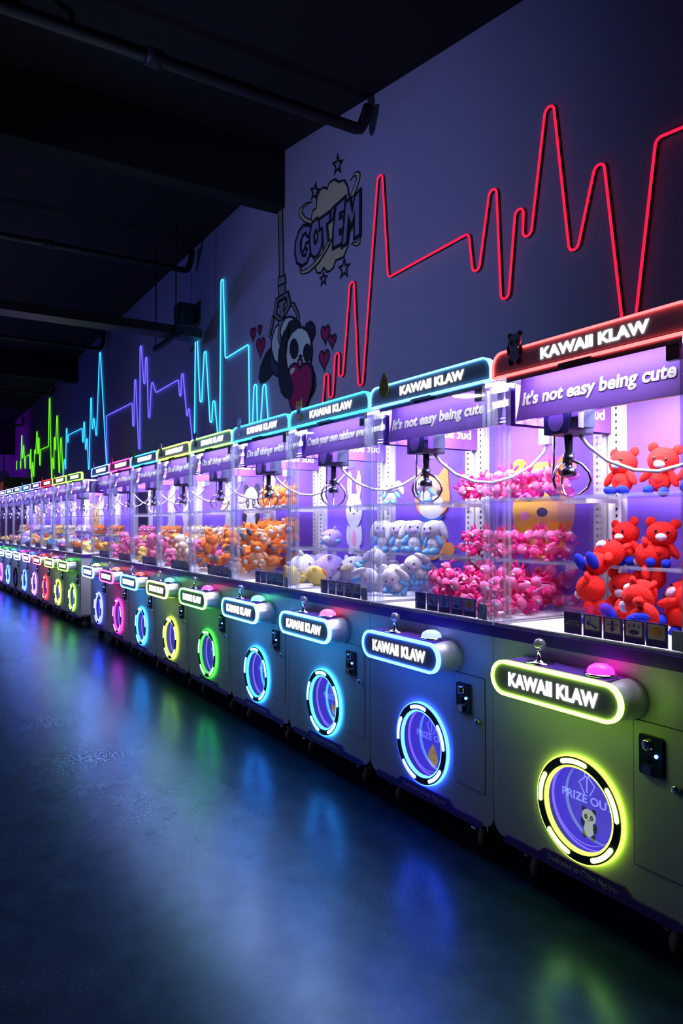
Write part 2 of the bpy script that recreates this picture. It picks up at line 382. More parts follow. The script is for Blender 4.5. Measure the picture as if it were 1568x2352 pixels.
def fillet(P, r0=.034):
    """round every corner like a rope laid round small pins"""
    P = [Vector(p) for p in P]; n = len(P); circ_ = []
    for i in range(1, n-1):
        a, b = P[i]-P[i-1], P[i+1]-P[i]; s = 1 if a.x*b.y-a.y*b.x > 0 else -1
        r = min(r0, .22*a.length, .22*b.length, .30*abs((P[i+1]-P[i-1]).x)+.006); out = (a.normalized()-b.normalized()).normalized()
        circ_.append((P[i]-out*r, r, s))
    seq = [(P[0], 0, 1)]+circ_+[(P[-1], 0, 1)]; nin = [None]*len(seq); nout = [None]*len(seq)
    for i in range(len(seq)-1):
        (c1, r1, s1), (c2, r2, s2) = seq[i], seq[i+1]; d = c2-c1; D = d.length; k = max(-.95, min(.95, (s2*r2-s1*r1)/D)); d = d/D
        nl = d*k+Vector((-d.y, d.x))*math.sqrt(1-k*k); nout[i] = nl; nin[i+1] = nl
    out = [P[0]]
    for i in range(1, len(seq)-1):
        c, r, s = seq[i]; a0 = math.atan2(nin[i].y, nin[i].x); a1 = math.atan2(nout[i].y, nout[i].x); da = (a1-a0) % (2*PI)
        if s < 0: da -= 2*PI
        if abs(da) > 1.7*PI: da = 0
        for k in range(9):
            a = a0+da*k/8; out.append(c-Vector((math.cos(a), math.sin(a)))*s*r)
    out.append(P[-1]); return out
NC = {'red': ((1, .012, .07), 1.15), 'cyan': ((.05, .52, .95), 2.3), 'indigo': ((.12, .10, 1.0), 1.9), 'cyanb': ((.03, .42, .95), 2.2), 'green': ((.16, .95, .015), 1.4)}
for k, c, lb in (('red_a', 'red', 'red neon heartbeat line on the wall right of the cartoon panda'),
                 ('red_b', 'red', 'red neon line rising at the right edge behind the nearest machine sign'),
                 ('cyan_a', 'cyan', 'cyan neon heartbeat line with a very tall spike left of the panda'),
                 ('indigo', 'indigo', 'indigo blue neon heartbeat line in the middle of the wall'),
                 ('cyan_b', 'cyanb', 'sky blue neon heartbeat line between the green and the indigo ones'),
                 ('green', 'green', 'lime green neon heartbeat line far down the wall'),
                 ('green_s', 'green', 'short upright lime green neon stub at the far end of the green line')):
    pts = fillet(NEON[k])
    o = part('neon_tube', None, lambda: MB().tube([(p.x, WALL_Y-.02, p.y) for p in pts], .0075, 8), glow(*NC[c]))
    tag(o, lb, 'neon light', None)
    if c == 'red': part('glow_block_channel', None, lambda: MB().tube([(p.x, WALL_Y-.0115, p.y) for p in pts], .0085, 8), M['black'], o)  # dark backing added to keep the red glow off the wall

# ------------------------------------------------------------------ vinyl pictures on the wall
DECAL = {'rod':[(-6.094,4.476),(-6.004,4.441),(-5.967,3.697),(-6.057,3.702)],'collar':[(-6.072,3.708),(-5.943,3.697),(-5.924,3.619),(-6.081,3.626)],'shaft':[(-6.079,3.625),(-5.938,3.618),(-5.938,3.52),(-6.066,3.523)],'frame':[(-5.878,3.522),(-5.823,3.398),(-5.843,3.366),(-5.966,3.289),(-6.032,3.269),(-6.178,3.364),(-6.122,3.516)],'frame_hole':[(-5.908,3.48),(-5.878,3.402),(-5.978,3.33),(-6.025,3.315),(-6.117,3.376),(-6.081,3.483)],'grip':[(-6.071,3.463),(-5.929,3.467),(-5.924,3.425),(-5.961,3.418),(-5.956,3.303),(-6.025,3.309),(-6.042,3.423),(-6.066,3.427)],'arm_r':[(-5.832,3.4),(-5.76,3.383),(-5.693,3.296),(-5.66,3.235),(-5.667,3.188),(-5.711,3.19),(-5.709,3.252),(-5.782,3.355),(-5.827,3.373)],'arm_l':[(-6.196,3.368),(-6.233,3.293),(-6.271,3.189),(-6.207,3.144),(-6.188,3.16),(-6.233,3.203),(-6.178,3.302),(-6.154,3.341)],'arm_m':[(-6.056,3.289),(-5.942,3.273),(-6.008,3.229),(-6.032,3.169),(-5.989,3.056),(-6.026,3.042),(-6.077,3.135),(-6.053,3.239)],'belly':[(-5.942,3.289),(-5.827,3.273),(-5.737,3.233),(-5.649,3.165),(-5.628,3.108),(-5.804,3.064),(-5.965,2.904),(-6.059,2.868),(-6.157,2.931),(-6.22,3.044),(-6.22,3.156),(-6.134,3.247)],'leg':[(-6.22,3.077),(-6.36,3.027),(-6.464,2.933),(-6.509,2.826),(-6.463,2.77),(-6.346,2.764),(-6.219,2.803),(-6.177,2.879),(-6.207,2.985)],'hip':[(-6.232,3.046),(-6.157,2.931),(-6.059,2.868),(-6.011,2.745),(-6.132,2.783),(-6.219,2.837),(-6.252,2.938)],'arm_front':[(-5.849,3.159),(-5.93,3.156),(-5.989,3.094),(-6.048,2.975),(-6.055,2.845),(-6.035,2.7),(-5.992,2.6),(-5.905,2.533),(-5.803,2.521),(-5.758,2.579),(-5.792,2.669),(-5.86,2.766),(-5.906,2.871),(-5.913,3.002),(-5.872,3.09)],'ear_l':[(-5.759,3.223),(-5.85,3.223),(-5.907,3.173),(-5.895,3.095),(-5.781,3.08),(-5.638,3.131),(-5.676,3.19)],'ear_r':[(-5.553,3.09),(-5.522,3.129),(-5.449,3.134),(-5.384,3.081),(-5.374,3.009),(-5.418,2.963),(-5.48,3.002)],'head':[(-5.671,3.136),(-5.793,3.114),(-5.877,3.048),(-5.906,2.925),(-5.883,2.813),(-5.803,2.745),(-5.627,2.729),(-5.448,2.763),(-5.418,2.858),(-5.439,2.983),(-5.501,3.068),(-5.585,3.115)],'heart':[(-5.627,2.755),(-5.67,2.8),(-5.747,2.822),(-5.826,2.803),(-5.853,2.744),(-5.814,2.62),(-5.852,2.541),(-5.802,2.438),(-5.724,2.344),(-5.648,2.272),(-5.562,2.343),(-5.489,2.425),(-5.417,2.535),(-5.397,2.642),(-5.418,2.727),(-5.49,2.776),(-5.574,2.781)],'arm_back':[(-5.428,2.718),(-5.377,2.649),(-5.361,2.556),(-5.397,2.502),(-5.448,2.464),(-5.418,2.555)],'shine':[(-5.803,2.735),(-5.808,2.778),(-5.758,2.785),(-5.71,2.773),(-5.736,2.749),(-5.781,2.729)],'cloud':[(-5.44,4.048),(-5.42,4.101),(-5.355,4.107),(-5.339,4.192),(-5.289,4.237),(-5.221,4.234),(-5.167,4.198),(-5.135,4.234),(-5.051,4.233),(-4.974,4.178),(-4.898,4.163),(-4.845,4.092),(-4.823,3.999),(-4.826,3.87),(-4.811,3.716),(-4.845,3.597),(-4.907,3.533),(-5.033,3.544),(-5.06,3.5),(-5.116,3.483),(-5.173,3.492),(-5.224,3.545),(-5.279,3.514),(-5.338,3.535),(-5.388,3.616),(-5.374,3.692),(-5.419,3.787),(-5.471,3.927)],'G':[(-5.471,3.996),(-5.587,4.037),(-5.673,4.007),(-5.734,3.934),(-5.743,3.842),(-5.705,3.735),(-5.618,3.678),(-5.522,3.678),(-5.45,3.746),(-5.419,3.848),(-5.533,3.858),(-5.569,3.811),(-5.533,3.813),(-5.512,3.792),(-5.544,3.751),(-5.59,3.766),(-5.629,3.825),(-5.634,3.9),(-5.597,3.945),(-5.544,3.952),(-5.502,3.902),(-5.423,3.89),(-5.419,3.949)],'O':[(-5.339,4.011),(-5.419,4.0),(-5.46,3.923),(-5.464,3.822),(-5.44,3.723),(-5.378,3.675),(-5.309,3.681),(-5.25,3.751),(-5.24,3.856),(-5.275,3.958)],'O_hole':[(-5.355,3.911),(-5.383,3.886),(-5.383,3.825),(-5.358,3.795),(-5.329,3.817),(-5.323,3.875)],'T':[(-5.295,3.985),(-5.116,3.986),(-5.112,3.899),(-5.167,3.894),(-5.135,3.707),(-5.221,3.692),(-5.244,3.887),(-5.291,3.889)],'ap':[(-5.088,3.992),(-5.027,4.003),(-5.069,3.903),(-5.112,3.901)],'E':[(-5.014,3.998),(-4.866,4.013),(-4.875,3.902),(-4.951,3.905),(-4.951,3.864),(-4.889,3.863),(-4.896,3.76),(-4.955,3.766),(-4.951,3.736),(-4.845,3.728),(-4.872,3.643),(-5.066,3.653),(-5.06,3.803)],'M':[(-4.863,3.963),(-4.794,3.969),(-4.76,3.854),(-4.726,3.966),(-4.648,3.982),(-4.652,3.623),(-4.738,3.626),(-4.726,3.823),(-4.777,3.727),(-4.816,3.829),(-4.845,3.625),(-4.921,3.617)],'sw1':[(-4.802,4.117),(-4.738,4.155),(-4.684,4.143),(-4.658,4.107),(-4.676,4.06),(-4.743,3.982),(-4.802,3.971),(-4.785,4.012),(-4.709,4.083),(-4.714,4.122),(-4.76,4.136)],'sw2':[(-5.424,4.184),(-5.534,4.221),(-5.641,4.215),(-5.667,4.183),(-5.647,4.134),(-5.555,4.054),(-5.409,3.984),(-5.43,4.024),(-5.555,4.1),(-5.612,4.163),(-5.587,4.2),(-5.502,4.199)],'sw3':[(-5.646,3.674),(-5.629,3.622),(-5.586,3.596),(-5.481,3.578),(-5.299,3.608),(-5.154,3.68),(-5.079,3.742),(-5.135,3.732),(-5.24,3.668),(-5.378,3.628),(-5.501,3.615),(-5.603,3.628)],'sw4':[(-4.785,3.6),(-4.71,3.558),(-4.665,3.566),(-4.662,3.613),(-4.693,3.638),(-4.685,3.598),(-4.71,3.587),(-4.768,3.606)],'star1':[(-5.0,4.409),(-4.981,4.352),(-4.928,4.334),(-4.97,4.313),(-4.955,4.257),(-5.0,4.3),(-5.045,4.283),(-5.03,4.331),(-5.073,4.378),(-5.019,4.364)],'star2':[(-5.366,4.326),(-5.356,4.273),(-5.304,4.247),(-5.351,4.236),(-5.346,4.184),(-5.385,4.229),(-5.435,4.222),(-5.411,4.262),(-5.448,4.311),(-5.393,4.289)],'star3':[(-4.898,3.513),(-4.878,3.458),(-4.822,3.446),(-4.866,3.42),(-4.851,3.366),(-4.898,3.403),(-4.946,3.381),(-4.93,3.431),(-4.976,3.473),(-4.918,3.465)],'star4':[(-5.23,3.503),(-5.216,3.464),(-5.175,3.456),(-5.207,3.438),(-5.196,3.399),(-5.23,3.426),(-5.264,3.41),(-5.253,3.445),(-5.286,3.474),(-5.244,3.469)],'heart1':[(-6.648,3.327),(-6.647,3.333),(-6.639,3.345),(-6.623,3.354),(-6.603,3.351),(-6.586,3.336),(-6.579,3.313),(-6.585,3.291),(-6.603,3.272),(-6.623,3.255),(-6.639,3.24),(-6.646,3.228),(-6.647,3.224),(-6.648,3.229),(-6.656,3.242),(-6.672,3.261),(-6.693,3.283),(-6.711,3.306),(-6.718,3.331),(-6.711,3.351),(-6.693,3.363),(-6.672,3.361),(-6.656,3.348),(-6.649,3.333)],'heart2':[(-6.492,3.325),(-6.492,3.33),(-6.486,3.339),(-6.476,3.346),(-6.461,3.343),(-6.449,3.332),(-6.445,3.316),(-6.449,3.3),(-6.461,3.286),(-6.475,3.274),(-6.486,3.263),(-6.491,3.254),(-6.492,3.251),(-6.493,3.254),(-6.498,3.264),(-6.509,3.278),(-6.524,3.294),(-6.536,3.311),(-6.541,3.328),(-6.536,3.343),(-6.524,3.351),(-6.51,3.35),(-6.499,3.341),(-6.493,3.33)],'heart3':[(-6.47,3.17),(-6.469,3.179),(-6.458,3.197),(-6.435,3.211),(-6.405,3.207),(-6.38,3.184),(-6.37,3.152),(-6.38,3.12),(-6.405,3.092),(-6.434,3.068),(-6.457,3.045),(-6.468,3.028),(-6.47,3.021),(-6.472,3.028),(-6.483,3.048),(-6.506,3.075),(-6.536,3.105),(-6.562,3.139),(-6.573,3.174),(-6.563,3.205),(-6.537,3.221),(-6.507,3.219),(-6.483,3.2),(-6.472,3.179)],'heart4':[(-5.197,3.001),(-5.196,3.009),(-5.188,3.024),(-5.171,3.035),(-5.149,3.032),(-5.13,3.014),(-5.123,2.988),(-5.13,2.962),(-5.149,2.938),(-5.171,2.918),(-5.188,2.899),(-5.196,2.885),(-5.197,2.879),(-5.198,2.885),(-5.206,2.901),(-5.223,2.923),(-5.246,2.948),(-5.265,2.975),(-5.272,3.004),(-5.265,3.029),(-5.246,3.043),(-5.224,3.041),(-5.206,3.026),(-5.198,3.009)],'heart5':[(-5.082,2.91),(-5.081,2.915),(-5.075,2.926),(-5.061,2.934),(-5.044,2.932),(-5.029,2.919),(-5.023,2.9),(-5.029,2.881),(-5.044,2.865),(-5.061,2.85),(-5.075,2.836),(-5.081,2.826),(-5.082,2.822),(-5.083,2.826),(-5.089,2.838),(-5.103,2.853),(-5.121,2.871),(-5.136,2.891),(-5.142,2.911),(-5.136,2.929),(-5.121,2.939),(-5.103,2.938),(-5.089,2.927),(-5.083,2.915)],'heart6':[(-5.216,2.792),(-5.215,2.8),(-5.205,2.816),(-5.186,2.829),(-5.16,2.826),(-5.139,2.807),(-5.13,2.78),(-5.139,2.751),(-5.16,2.726),(-5.185,2.704),(-5.205,2.683),(-5.214,2.668),(-5.216,2.662),(-5.217,2.668),(-5.227,2.685),(-5.247,2.707),(-5.273,2.734),(-5.295,2.762),(-5.304,2.792),(-5.295,2.819),(-5.273,2.835),(-5.247,2.833),(-5.227,2.818),(-5.218,2.8)],'eye_l':[(-5.66,2.938),(-5.664,2.91),(-5.675,2.886),(-5.694,2.869),(-5.717,2.86),(-5.743,2.861),(-5.769,2.871),(-5.793,2.889),(-5.812,2.914),(-5.824,2.943),(-5.829,2.973),(-5.824,3.002),(-5.812,3.026),(-5.793,3.043),(-5.77,3.052),(-5.743,3.05),(-5.717,3.04),(-5.694,3.021),(-5.676,2.997),(-5.664,2.968)],'eye_r':[(-5.422,2.853),(-5.426,2.829),(-5.436,2.809),(-5.452,2.794),(-5.473,2.786),(-5.496,2.787),(-5.519,2.795),(-5.54,2.811),(-5.557,2.833),(-5.568,2.858),(-5.572,2.884),(-5.568,2.908),(-5.557,2.929),(-5.54,2.944),(-5.519,2.951),(-5.496,2.95),(-5.473,2.941),(-5.452,2.925),(-5.436,2.904),(-5.426,2.879)],'nose':[(-5.584,2.859),(-5.586,2.855),(-5.591,2.853),(-5.599,2.852),(-5.609,2.852),(-5.621,2.853),(-5.632,2.856),(-5.642,2.86),(-5.65,2.864),(-5.656,2.869),(-5.657,2.873),(-5.656,2.877),(-5.65,2.879),(-5.642,2.88),(-5.632,2.88),(-5.621,2.878),(-5.609,2.875),(-5.599,2.872),(-5.591,2.867),(-5.586,2.863)],'mouth':[(-5.576,2.805),(-5.578,2.794),(-5.585,2.785),(-5.597,2.779),(-5.611,2.777),(-5.627,2.778),(-5.643,2.783),(-5.658,2.791),(-5.669,2.801),(-5.677,2.813),(-5.679,2.825),(-5.677,2.836),(-5.669,2.845),(-5.658,2.852),(-5.643,2.854),(-5.627,2.853),(-5.611,2.848),(-5.597,2.84),(-5.586,2.829),(-5.578,2.817)],'tongue':[(-5.597,2.799),(-5.599,2.792),(-5.603,2.786),(-5.609,2.782),(-5.618,2.78),(-5.627,2.78),(-5.636,2.783),(-5.645,2.788),(-5.652,2.795),(-5.656,2.803),(-5.657,2.811),(-5.656,2.818),(-5.652,2.824),(-5.645,2.829),(-5.636,2.83),(-5.627,2.83),(-5.618,2.827),(-5.609,2.822),(-5.603,2.815),(-5.599,2.807)]}
VB = mat('black vinyl', (.008, .009, .012), .6); VG = mat('grey vinyl', (.22, .24, .2), .6); VT = mat('tan vinyl', (.55, .50, .26), .6)
VW = mat('white vinyl', (.62, .72, .60), .6); VR = mat('red vinyl', (.36, .006, .08), .6); VK = mat('dark fur vinyl', (.012, .018, .024), .6)
VP = mat('pink vinyl', (.55, .2, .25), .6); VBl = mat('blue lettering vinyl', (.25, .24, .36), .7); VN = mat('slate vinyl', (.03, .055, .09), .6)
def outline(pts, w):
    P = [Vector(p) for p in pts]; n = len(P)
    ar = sum(P[i].x*P[(i+1) % n].y-P[(i+1) % n].x*P[i].y for i in range(n))
    if ar < 0: P = P[::-1]
    A, B = [], []
    for i in range(n):
        a = (P[i]-P[i-1]).normalized(); b = (P[(i+1) % n]-P[i]).normalized()
        na, nb = Vector((a.y, -a.x)), Vector((b.y, -b.x)); m = na+nb
        if m.length < .3: m = nb
        m = m.normalized()/max(.45, m.normalized().dot(nb))
        A.append(P[i]+m*w*.5); B.append(P[i]-m*w*.5)
    return A, B
def decal(name, key, m, parent, lay, w=.022, line=None, hole=None, label=None):
    pts = DECAL[key]; y = WALL_Y-.001-.0012*lay
    def b():
        mb = MB()
        loops = [[tuple(p) for p in pts]]
        if hole: loops.append([tuple(p) for p in DECAL[hole]])
        mb.prism(loops, y-.0008, y, 0)
        for ps in ([pts, DECAL[hole]] if hole else [pts]):
            A, B = outline(ps, w); n = len(A); vs = [(p.x, y-.0011, p.y) for p in A]+[(p.x, y-.0011, p.y) for p in B]
            mb.add(vs, [(i, (i+1) % n, n+(i+1) % n, n+i) for i in range(n)], 1)
        return mb
    o = part(name, None, b, [m, line or VB], None)
    if parent is not None:
        o.parent = parent; o.matrix_parent_inverse = Matrix.Translation(-Vector(parent.location))
    if label: o['label'] = label
    return o
t = thing('burst_decal', 'comic lettering decal on a tan cloud with swooshes, reading GOT EM, high on the wall', 'wall decal', (-5.2, WALL_Y, 3.2))
decal('cloud', 'cloud', VT, t, 1, .02)
for s in ('sw1', 'sw2', 'sw4'): decal('swoosh', s, VT, t, 2, .012)
decal('letter', 'G', VBl, t, 3, .03); decal('letter', 'O', VBl, t, 4, .03, hole='O_hole'); decal('letter', 'T', VBl, t, 5, .03)
decal('letter', 'ap', VBl, t, 6, .026); decal('letter', 'E', VBl, t, 7, .03); decal('letter', 'M', VBl, t, 8, .03)
decal('swoosh', 'sw3', VT, t, 9, .012)
for k, lb in (('star1', 'outlined star decal above the comic lettering cloud'), ('star2', 'outlined star decal at the upper left of the lettering cloud'),
              ('star3', 'outlined star decal at the lower right of the lettering cloud'), ('star4', 'small outlined star decal just below the lettering cloud')):
    o = decal('star_decal', k, M['wall'], None, 1, .022); tag(o, lb, 'wall decal')
for k, lb in (('heart1', 'red heart decal leftmost above the panda'), ('heart2', 'smallest red heart decal left of the panda claw'), ('heart3', 'lower red heart decal left of the panda, next to its back'),
              ('heart4', 'upper red heart decal right of the panda ears'), ('heart5', 'small right hand red heart decal beside the neon peak'), ('heart6', 'large lower red heart decal right of the panda face')):
    o = decal('heart_decal', k, VR, None, 1, .016); tag(o, lb, 'wall decal')
t = thing('panda_decal', 'cartoon panda decal hugging a big red heart while a grey claw lifts it', 'wall decal', (-5.7, WALL_Y, 2.8))
decal('claw_rod', 'rod', VG, t, 1, .02); decal('claw_rod', 'shaft', VG, t, 2, .02); decal('claw_collar', 'collar', VG, t, 3, .02)
decal('claw_prong', 'arm_r', VG, t, 2, .016)
decal('leg', 'leg', VK, t, 2); decal('body', 'belly', VW, t, 3); decal('hip', 'hip', VN, t, 4)
decal('claw_frame', 'frame', VG, t, 5, .02, hole='frame_hole'); decal('claw_grip', 'grip', VG, t, 6, .014)
decal('claw_prong', 'arm_l', VG, t, 5, .014); decal('claw_prong', 'arm_m', VG, t, 7, .014)
decal('arm', 'arm_back', VK, t, 3); decal('ear', 'ear_l', VK, t, 6); decal('ear', 'ear_r', VK, t, 6)
decal('head', 'head', VW, t, 8, .022)
for k in ('eye_l', 'eye_r'): decal('eye_patch', k, VB, t, 9, .004)
decal('nose', 'nose', VB, t, 9, .004); decal('mouth', 'mouth', VB, t, 9, .006); decal('tongue', 'tongue', VP, t, 10, .002)
decal('heart', 'heart', VR, t, 11, .026); decal('arm', 'arm_front', VK, t, 12, .02); decal('heart_highlight', 'shine', VW, t, 12, .002, VW)
# ------------------------------------------------------------------ claw machines
W = .8725; HW = .434
RED, YEL, CYA, ICE, BLU, MAG, GRN, LIM, VIO, ORA = (1, .02, .03), (.60, 1, .06), (.03, .42, 1), (.04, .16, 1), (.03, .11, 1), (1, .02, .5), (.04, 1, .04), (.25, 1, .06), (.4, .10, 1), (1, .4, .03)
def T(t): return (t-.5)*W
def stad(hw, hh, cx, cz, n=10): return rrect(cx-hw, cx+hw, cz-hh, cz+hh, hh*.999, n=n)
CXR, CZR = -.012, .372     # prize ring centre

def b_cabinet():
    out = rrect(-HW, HW, .14, .912, .055, (1, 1, 0, 0)); mb = MB()
    mb.prism([out, circ(CXR, CZR, .141)], 0, .004)
    mb.prism([out, circ(CXR, CZR, .205)], .004, .085)
    mb.prism([out], .085, .78)
    return mb
def loft(A, B, ya, yb, mb=None, mi=0):
    mb = mb or MB(); n = len(A)
    vs = [(p[0], ya, p[1]) for p in A]+[(p[0], yb, p[1]) for p in B]
    mb.add(vs, [(i, n+i, n+(i+1) % n, (i+1) % n) for i in range(n)], mi, True)
    return mb
KX, KZ = -.0266, .797
def b_console():
    A = stad(.276, .057, KX, KZ); B = stad(.283, .064, KX, KZ); C2 = stad(.285, .066, KX, KZ)
    mb = loft(A, B, -.122, -.05); loft(B, C2, -.05, 0, mb)
    mb.prism([A], -.123, -.122); return mb
def b_casterwheel(): return MB().lathe([(0, -.016), (.036, -.016), (.042, -.008), (.042, .008), (.036, .016), (0, .016)], axis='x', seg=20)
def b_fork():
    mb = MB().box(-.03, .03, -.03, .03, .098, .104)
    mb.box(-.024, -.02, -.016, .016, .03, .1).box(.02, .024, -.016, .016, .03, .1); mb.tube([(-.026, 0, .042), (.026, 0, .042)], .007, 8)
    mb.box(-.012, .012, -.075, -.02, .062, .068); return mb
def b_banner(x0, x1, flip=1):
    mb = MB(); n = 10; P = []
    for i in range(n+1):
        q = i/n; z = 1.765+.168*q; P.append((.052+.03*q+.006*math.sin(PI*q), z))
    vs = [(x, p[0], p[1]) for p in P for x in (x0, x1)]+[(x, p[0]+.004, p[1]) for p in P for x in (x0, x1)]
    k = 2*(n+1); fs = []
    for i in range(n):
        a = 2*i; fs.append((a, a+1, a+3, a+2)); fs.append((k+a, k+a+2, k+a+3, k+a+1))
    return mb.add(vs, fs, 0, True)
def b_claw():
    mb = MB().lathe([(0, 1.70), (.016, 1.70), (.016, 1.63), (.022, 1.63), (.022, 1.60), (.014, 1.595), (.014, 1.575), (.03, 1.57), (.03, 1.545), (0, 1.54)], seg=16)
    return mb
def b_prong(a):
    P = []
    for r, z in ((.02, 1.60), (.05, 1.585), (.075, 1.555), (.082, 1.525), (.07, 1.495), (.045, 1.475), (.03, 1.47)): P.append((r*math.cos(a), r*math.sin(a), z))
    return MB().tube(P, [.006, .006, .006, .006, .0055, .005, .003], 8)

# flat cartoon animals used as cut-outs, panel prints and backdrop figures (unit height, centred)
def tone(c): return mat('cut-out colour', c, .55)
TN = dict(white=tone((.62, .62, .68)), dark=tone((.02, .025, .04)), orange=tone((.78, .32, .06)), yellow=tone((.75, .5, .03)), pink=tone((.8, .3, .5)), blue=tone((.05, .15, .6)), grey=tone((.2, .2, .23)), gold=tone((.7, .42, .02)))
def fig(kind):
    L = []   # (mat index, loop, layer)
    def e(m, cx, cz, rx, rz, lay): L.append((m, circ(cx, cz, rx, 22, rz), lay))
    def p(m, pts, lay): L.append((m, pts, lay))
    mats = [TN['white'], TN['dark'], TN['orange'], TN['pink']]
    if kind == 'panda':
        e(1, -.17, -.38, .09, .13, 0); e(1, .15, -.4, .09, .12, 0); e(0, 0, -.17, .2, .24, 1)
        e(1, -.24, .0, .08, .17, 2); e(1, .24, -.1, .08, .17, 2); e(1, -.2, .42, .09, .09, 0); e(1, .2, .42, .09, .09, 0)
        e(0, 0, .22, .27, .24, 3); e(1, -.11, .2, .065, .08, 4); e(1, .11, .2, .065, .08, 4); e(1, 0, .1, .03, .02, 4); e(0, -.1, .21, .02, .025, 5); e(0, .12, .21, .02, .025, 5)
    elif kind == 'dog':
        mats = [TN['white'], TN['dark'], TN['orange'], TN['blue']]
        p(2, [(-.27, .1), (-.24, .5), (-.06, .34)], 0); p(2, [(.06, .34), (.24, .5), (.27, .1)], 0)
        e(2, 0, -.27, .22, .23, 1); e(2, .24, -.38, .1, .07, 0); e(0, 0, -.3, .13, .16, 2); e(2, 0, .16, .28, .23, 3); e(0, 0, .06, .2, .13, 4)
        e(1, -.11, .2, .028, .035, 5); e(1, .11, .2, .028, .035, 5); e(1, 0, .1, .035, .025, 5); p(3, [(-.2, -.03), (0, -.2), (.2, -.03), (0, -.08)], 5)
    elif kind == 'bunny':
        e(0, -.13, .36, .065, .17, 0); e(0, .13, .36, .065, .17, 0); e(3, -.13, .37, .03, .11, 1); e(3, .13, .37, .03, .11, 1)
        e(0, 0, -.3, .17, .2, 0); e(3, 0, -.3, .06, .1, 1); e(0, 0, .04, .23, .21, 2); e(1, -.1, .06, .025, .04, 3); e(1, .1, .06, .025, .04, 3); e(1, 0, 0, .02, .013, 3)
        e(0, -.17, -.26, .05, .12, 1); e(0, .17, -.26, .05, .12, 1); e(0, -.1, -.45, .07, .05, 2); e(0, .1, -.45, .07, .05, 2)
    elif kind == 'chick':
        mats = [TN['yellow'], TN['dark'], TN['orange'], TN['pink']]
        L.append((0, [(.3*math.sin(2*PI*i/28)*(1-.28*math.cos(2*PI*i/28)), -.02+.42*math.cos(2*PI*i/28)) for i in range(28)], 0))
        p(0, [(-.06, .38), (-.02, .5), (.02, .4), (.07, .48), (.08, .36)], 0)
        e(2, -.16, -.1, .12, .1, 1); e(0, -.15, -.08, .1, .08, 2); e(1, .02, .16, .03, .035, 2); e(1, .18, .16, .025, .035, 2); p(2, [(.07, .1), (.16, .1), (.12, .03)], 2)
        p(2, [(-.08, -.42), (-.04, -.42), (-.02, -.5), (-.1, -.5)], 0); p(2, [(.06, -.42), (.1, -.42), (.12, -.5), (.04, -.5)], 0)
    elif kind == 'cat':
        mats = [TN['grey'], TN['dark'], TN['orange'], TN['white']]
        p(1, [(-.22, .15), (-.2, .45), (-.04, .3)], 0); p(1, [(.04, .3), (.2, .45), (.22, .15)], 0)
        e(0, 0, -.25, .18, .25, 1); e(1, 0, .14, .24, .2, 2); e(3, -.09, .16, .03, .03, 3); e(3, .09, .16, .03, .03, 3); e(3, 0, .06, .05, .03, 3); e(1, .22, -.3, .05, .18, 0)
    elif kind == 'bear':
        mats = [TN['gold'], TN['dark'], TN['gold'], TN['pink']]
        e(0, 0, .0, .34, .42, 0); e(0, -.26, .36, .1, .1, 0); e(0, .26, .36, .1, .1, 0); e(1, -.14, .14, .06, .07, 1); e(1, .14, .14, .06, .07, 1)
        e(1, 0, -.02, .06, .04, 1); e(3, -.2, -.05, .05, .04, 1)
    return L, mats
def b_fig(kind, th=.012):
    L, _ = fig(kind); mb = MB()
    for m, lp, lay in L: mb.prism([lp], -th-.02*lay*.25, 0 if lay == 0 else -th*.5, m)
    return mb
FIGM = {k: fig(k)[1] for k in ('panda', 'dog', 'bunny', 'chick', 'cat', 'bear')}

_lit = {}
def lit(m):   # the same colours on the backlit prize panel
    if m.name not in _lit:
        c = m.node_tree.nodes['Mix'].inputs[6].default_value if 'Mix' in m.node_tree.nodes else (.5, .5, .5, 1)
        _lit[m.name] = mat('backlit print', tuple(c)[:3], .5, emit=tuple(c)[:3], es=.45)
    return _lit[m.name]
FIGL = {k: [lit(m) for m in v] for k, v in FIGM.items()}
def b_icon():
    mb = MB(); r = .0022
    for P in ([(-.009, .028), (-.009, .045), (.009, .045), (.009, .028), (-.009, .028)], [(-.006, .028), (-.034, .002), (-.01, -.036)], [(.006, .028), (.034, .002), (.012, -.036)], [(0, .028), (0, -.028)]):
        mb.tube([(x, 0, z) for x, z in P], r, 6)
    return mb

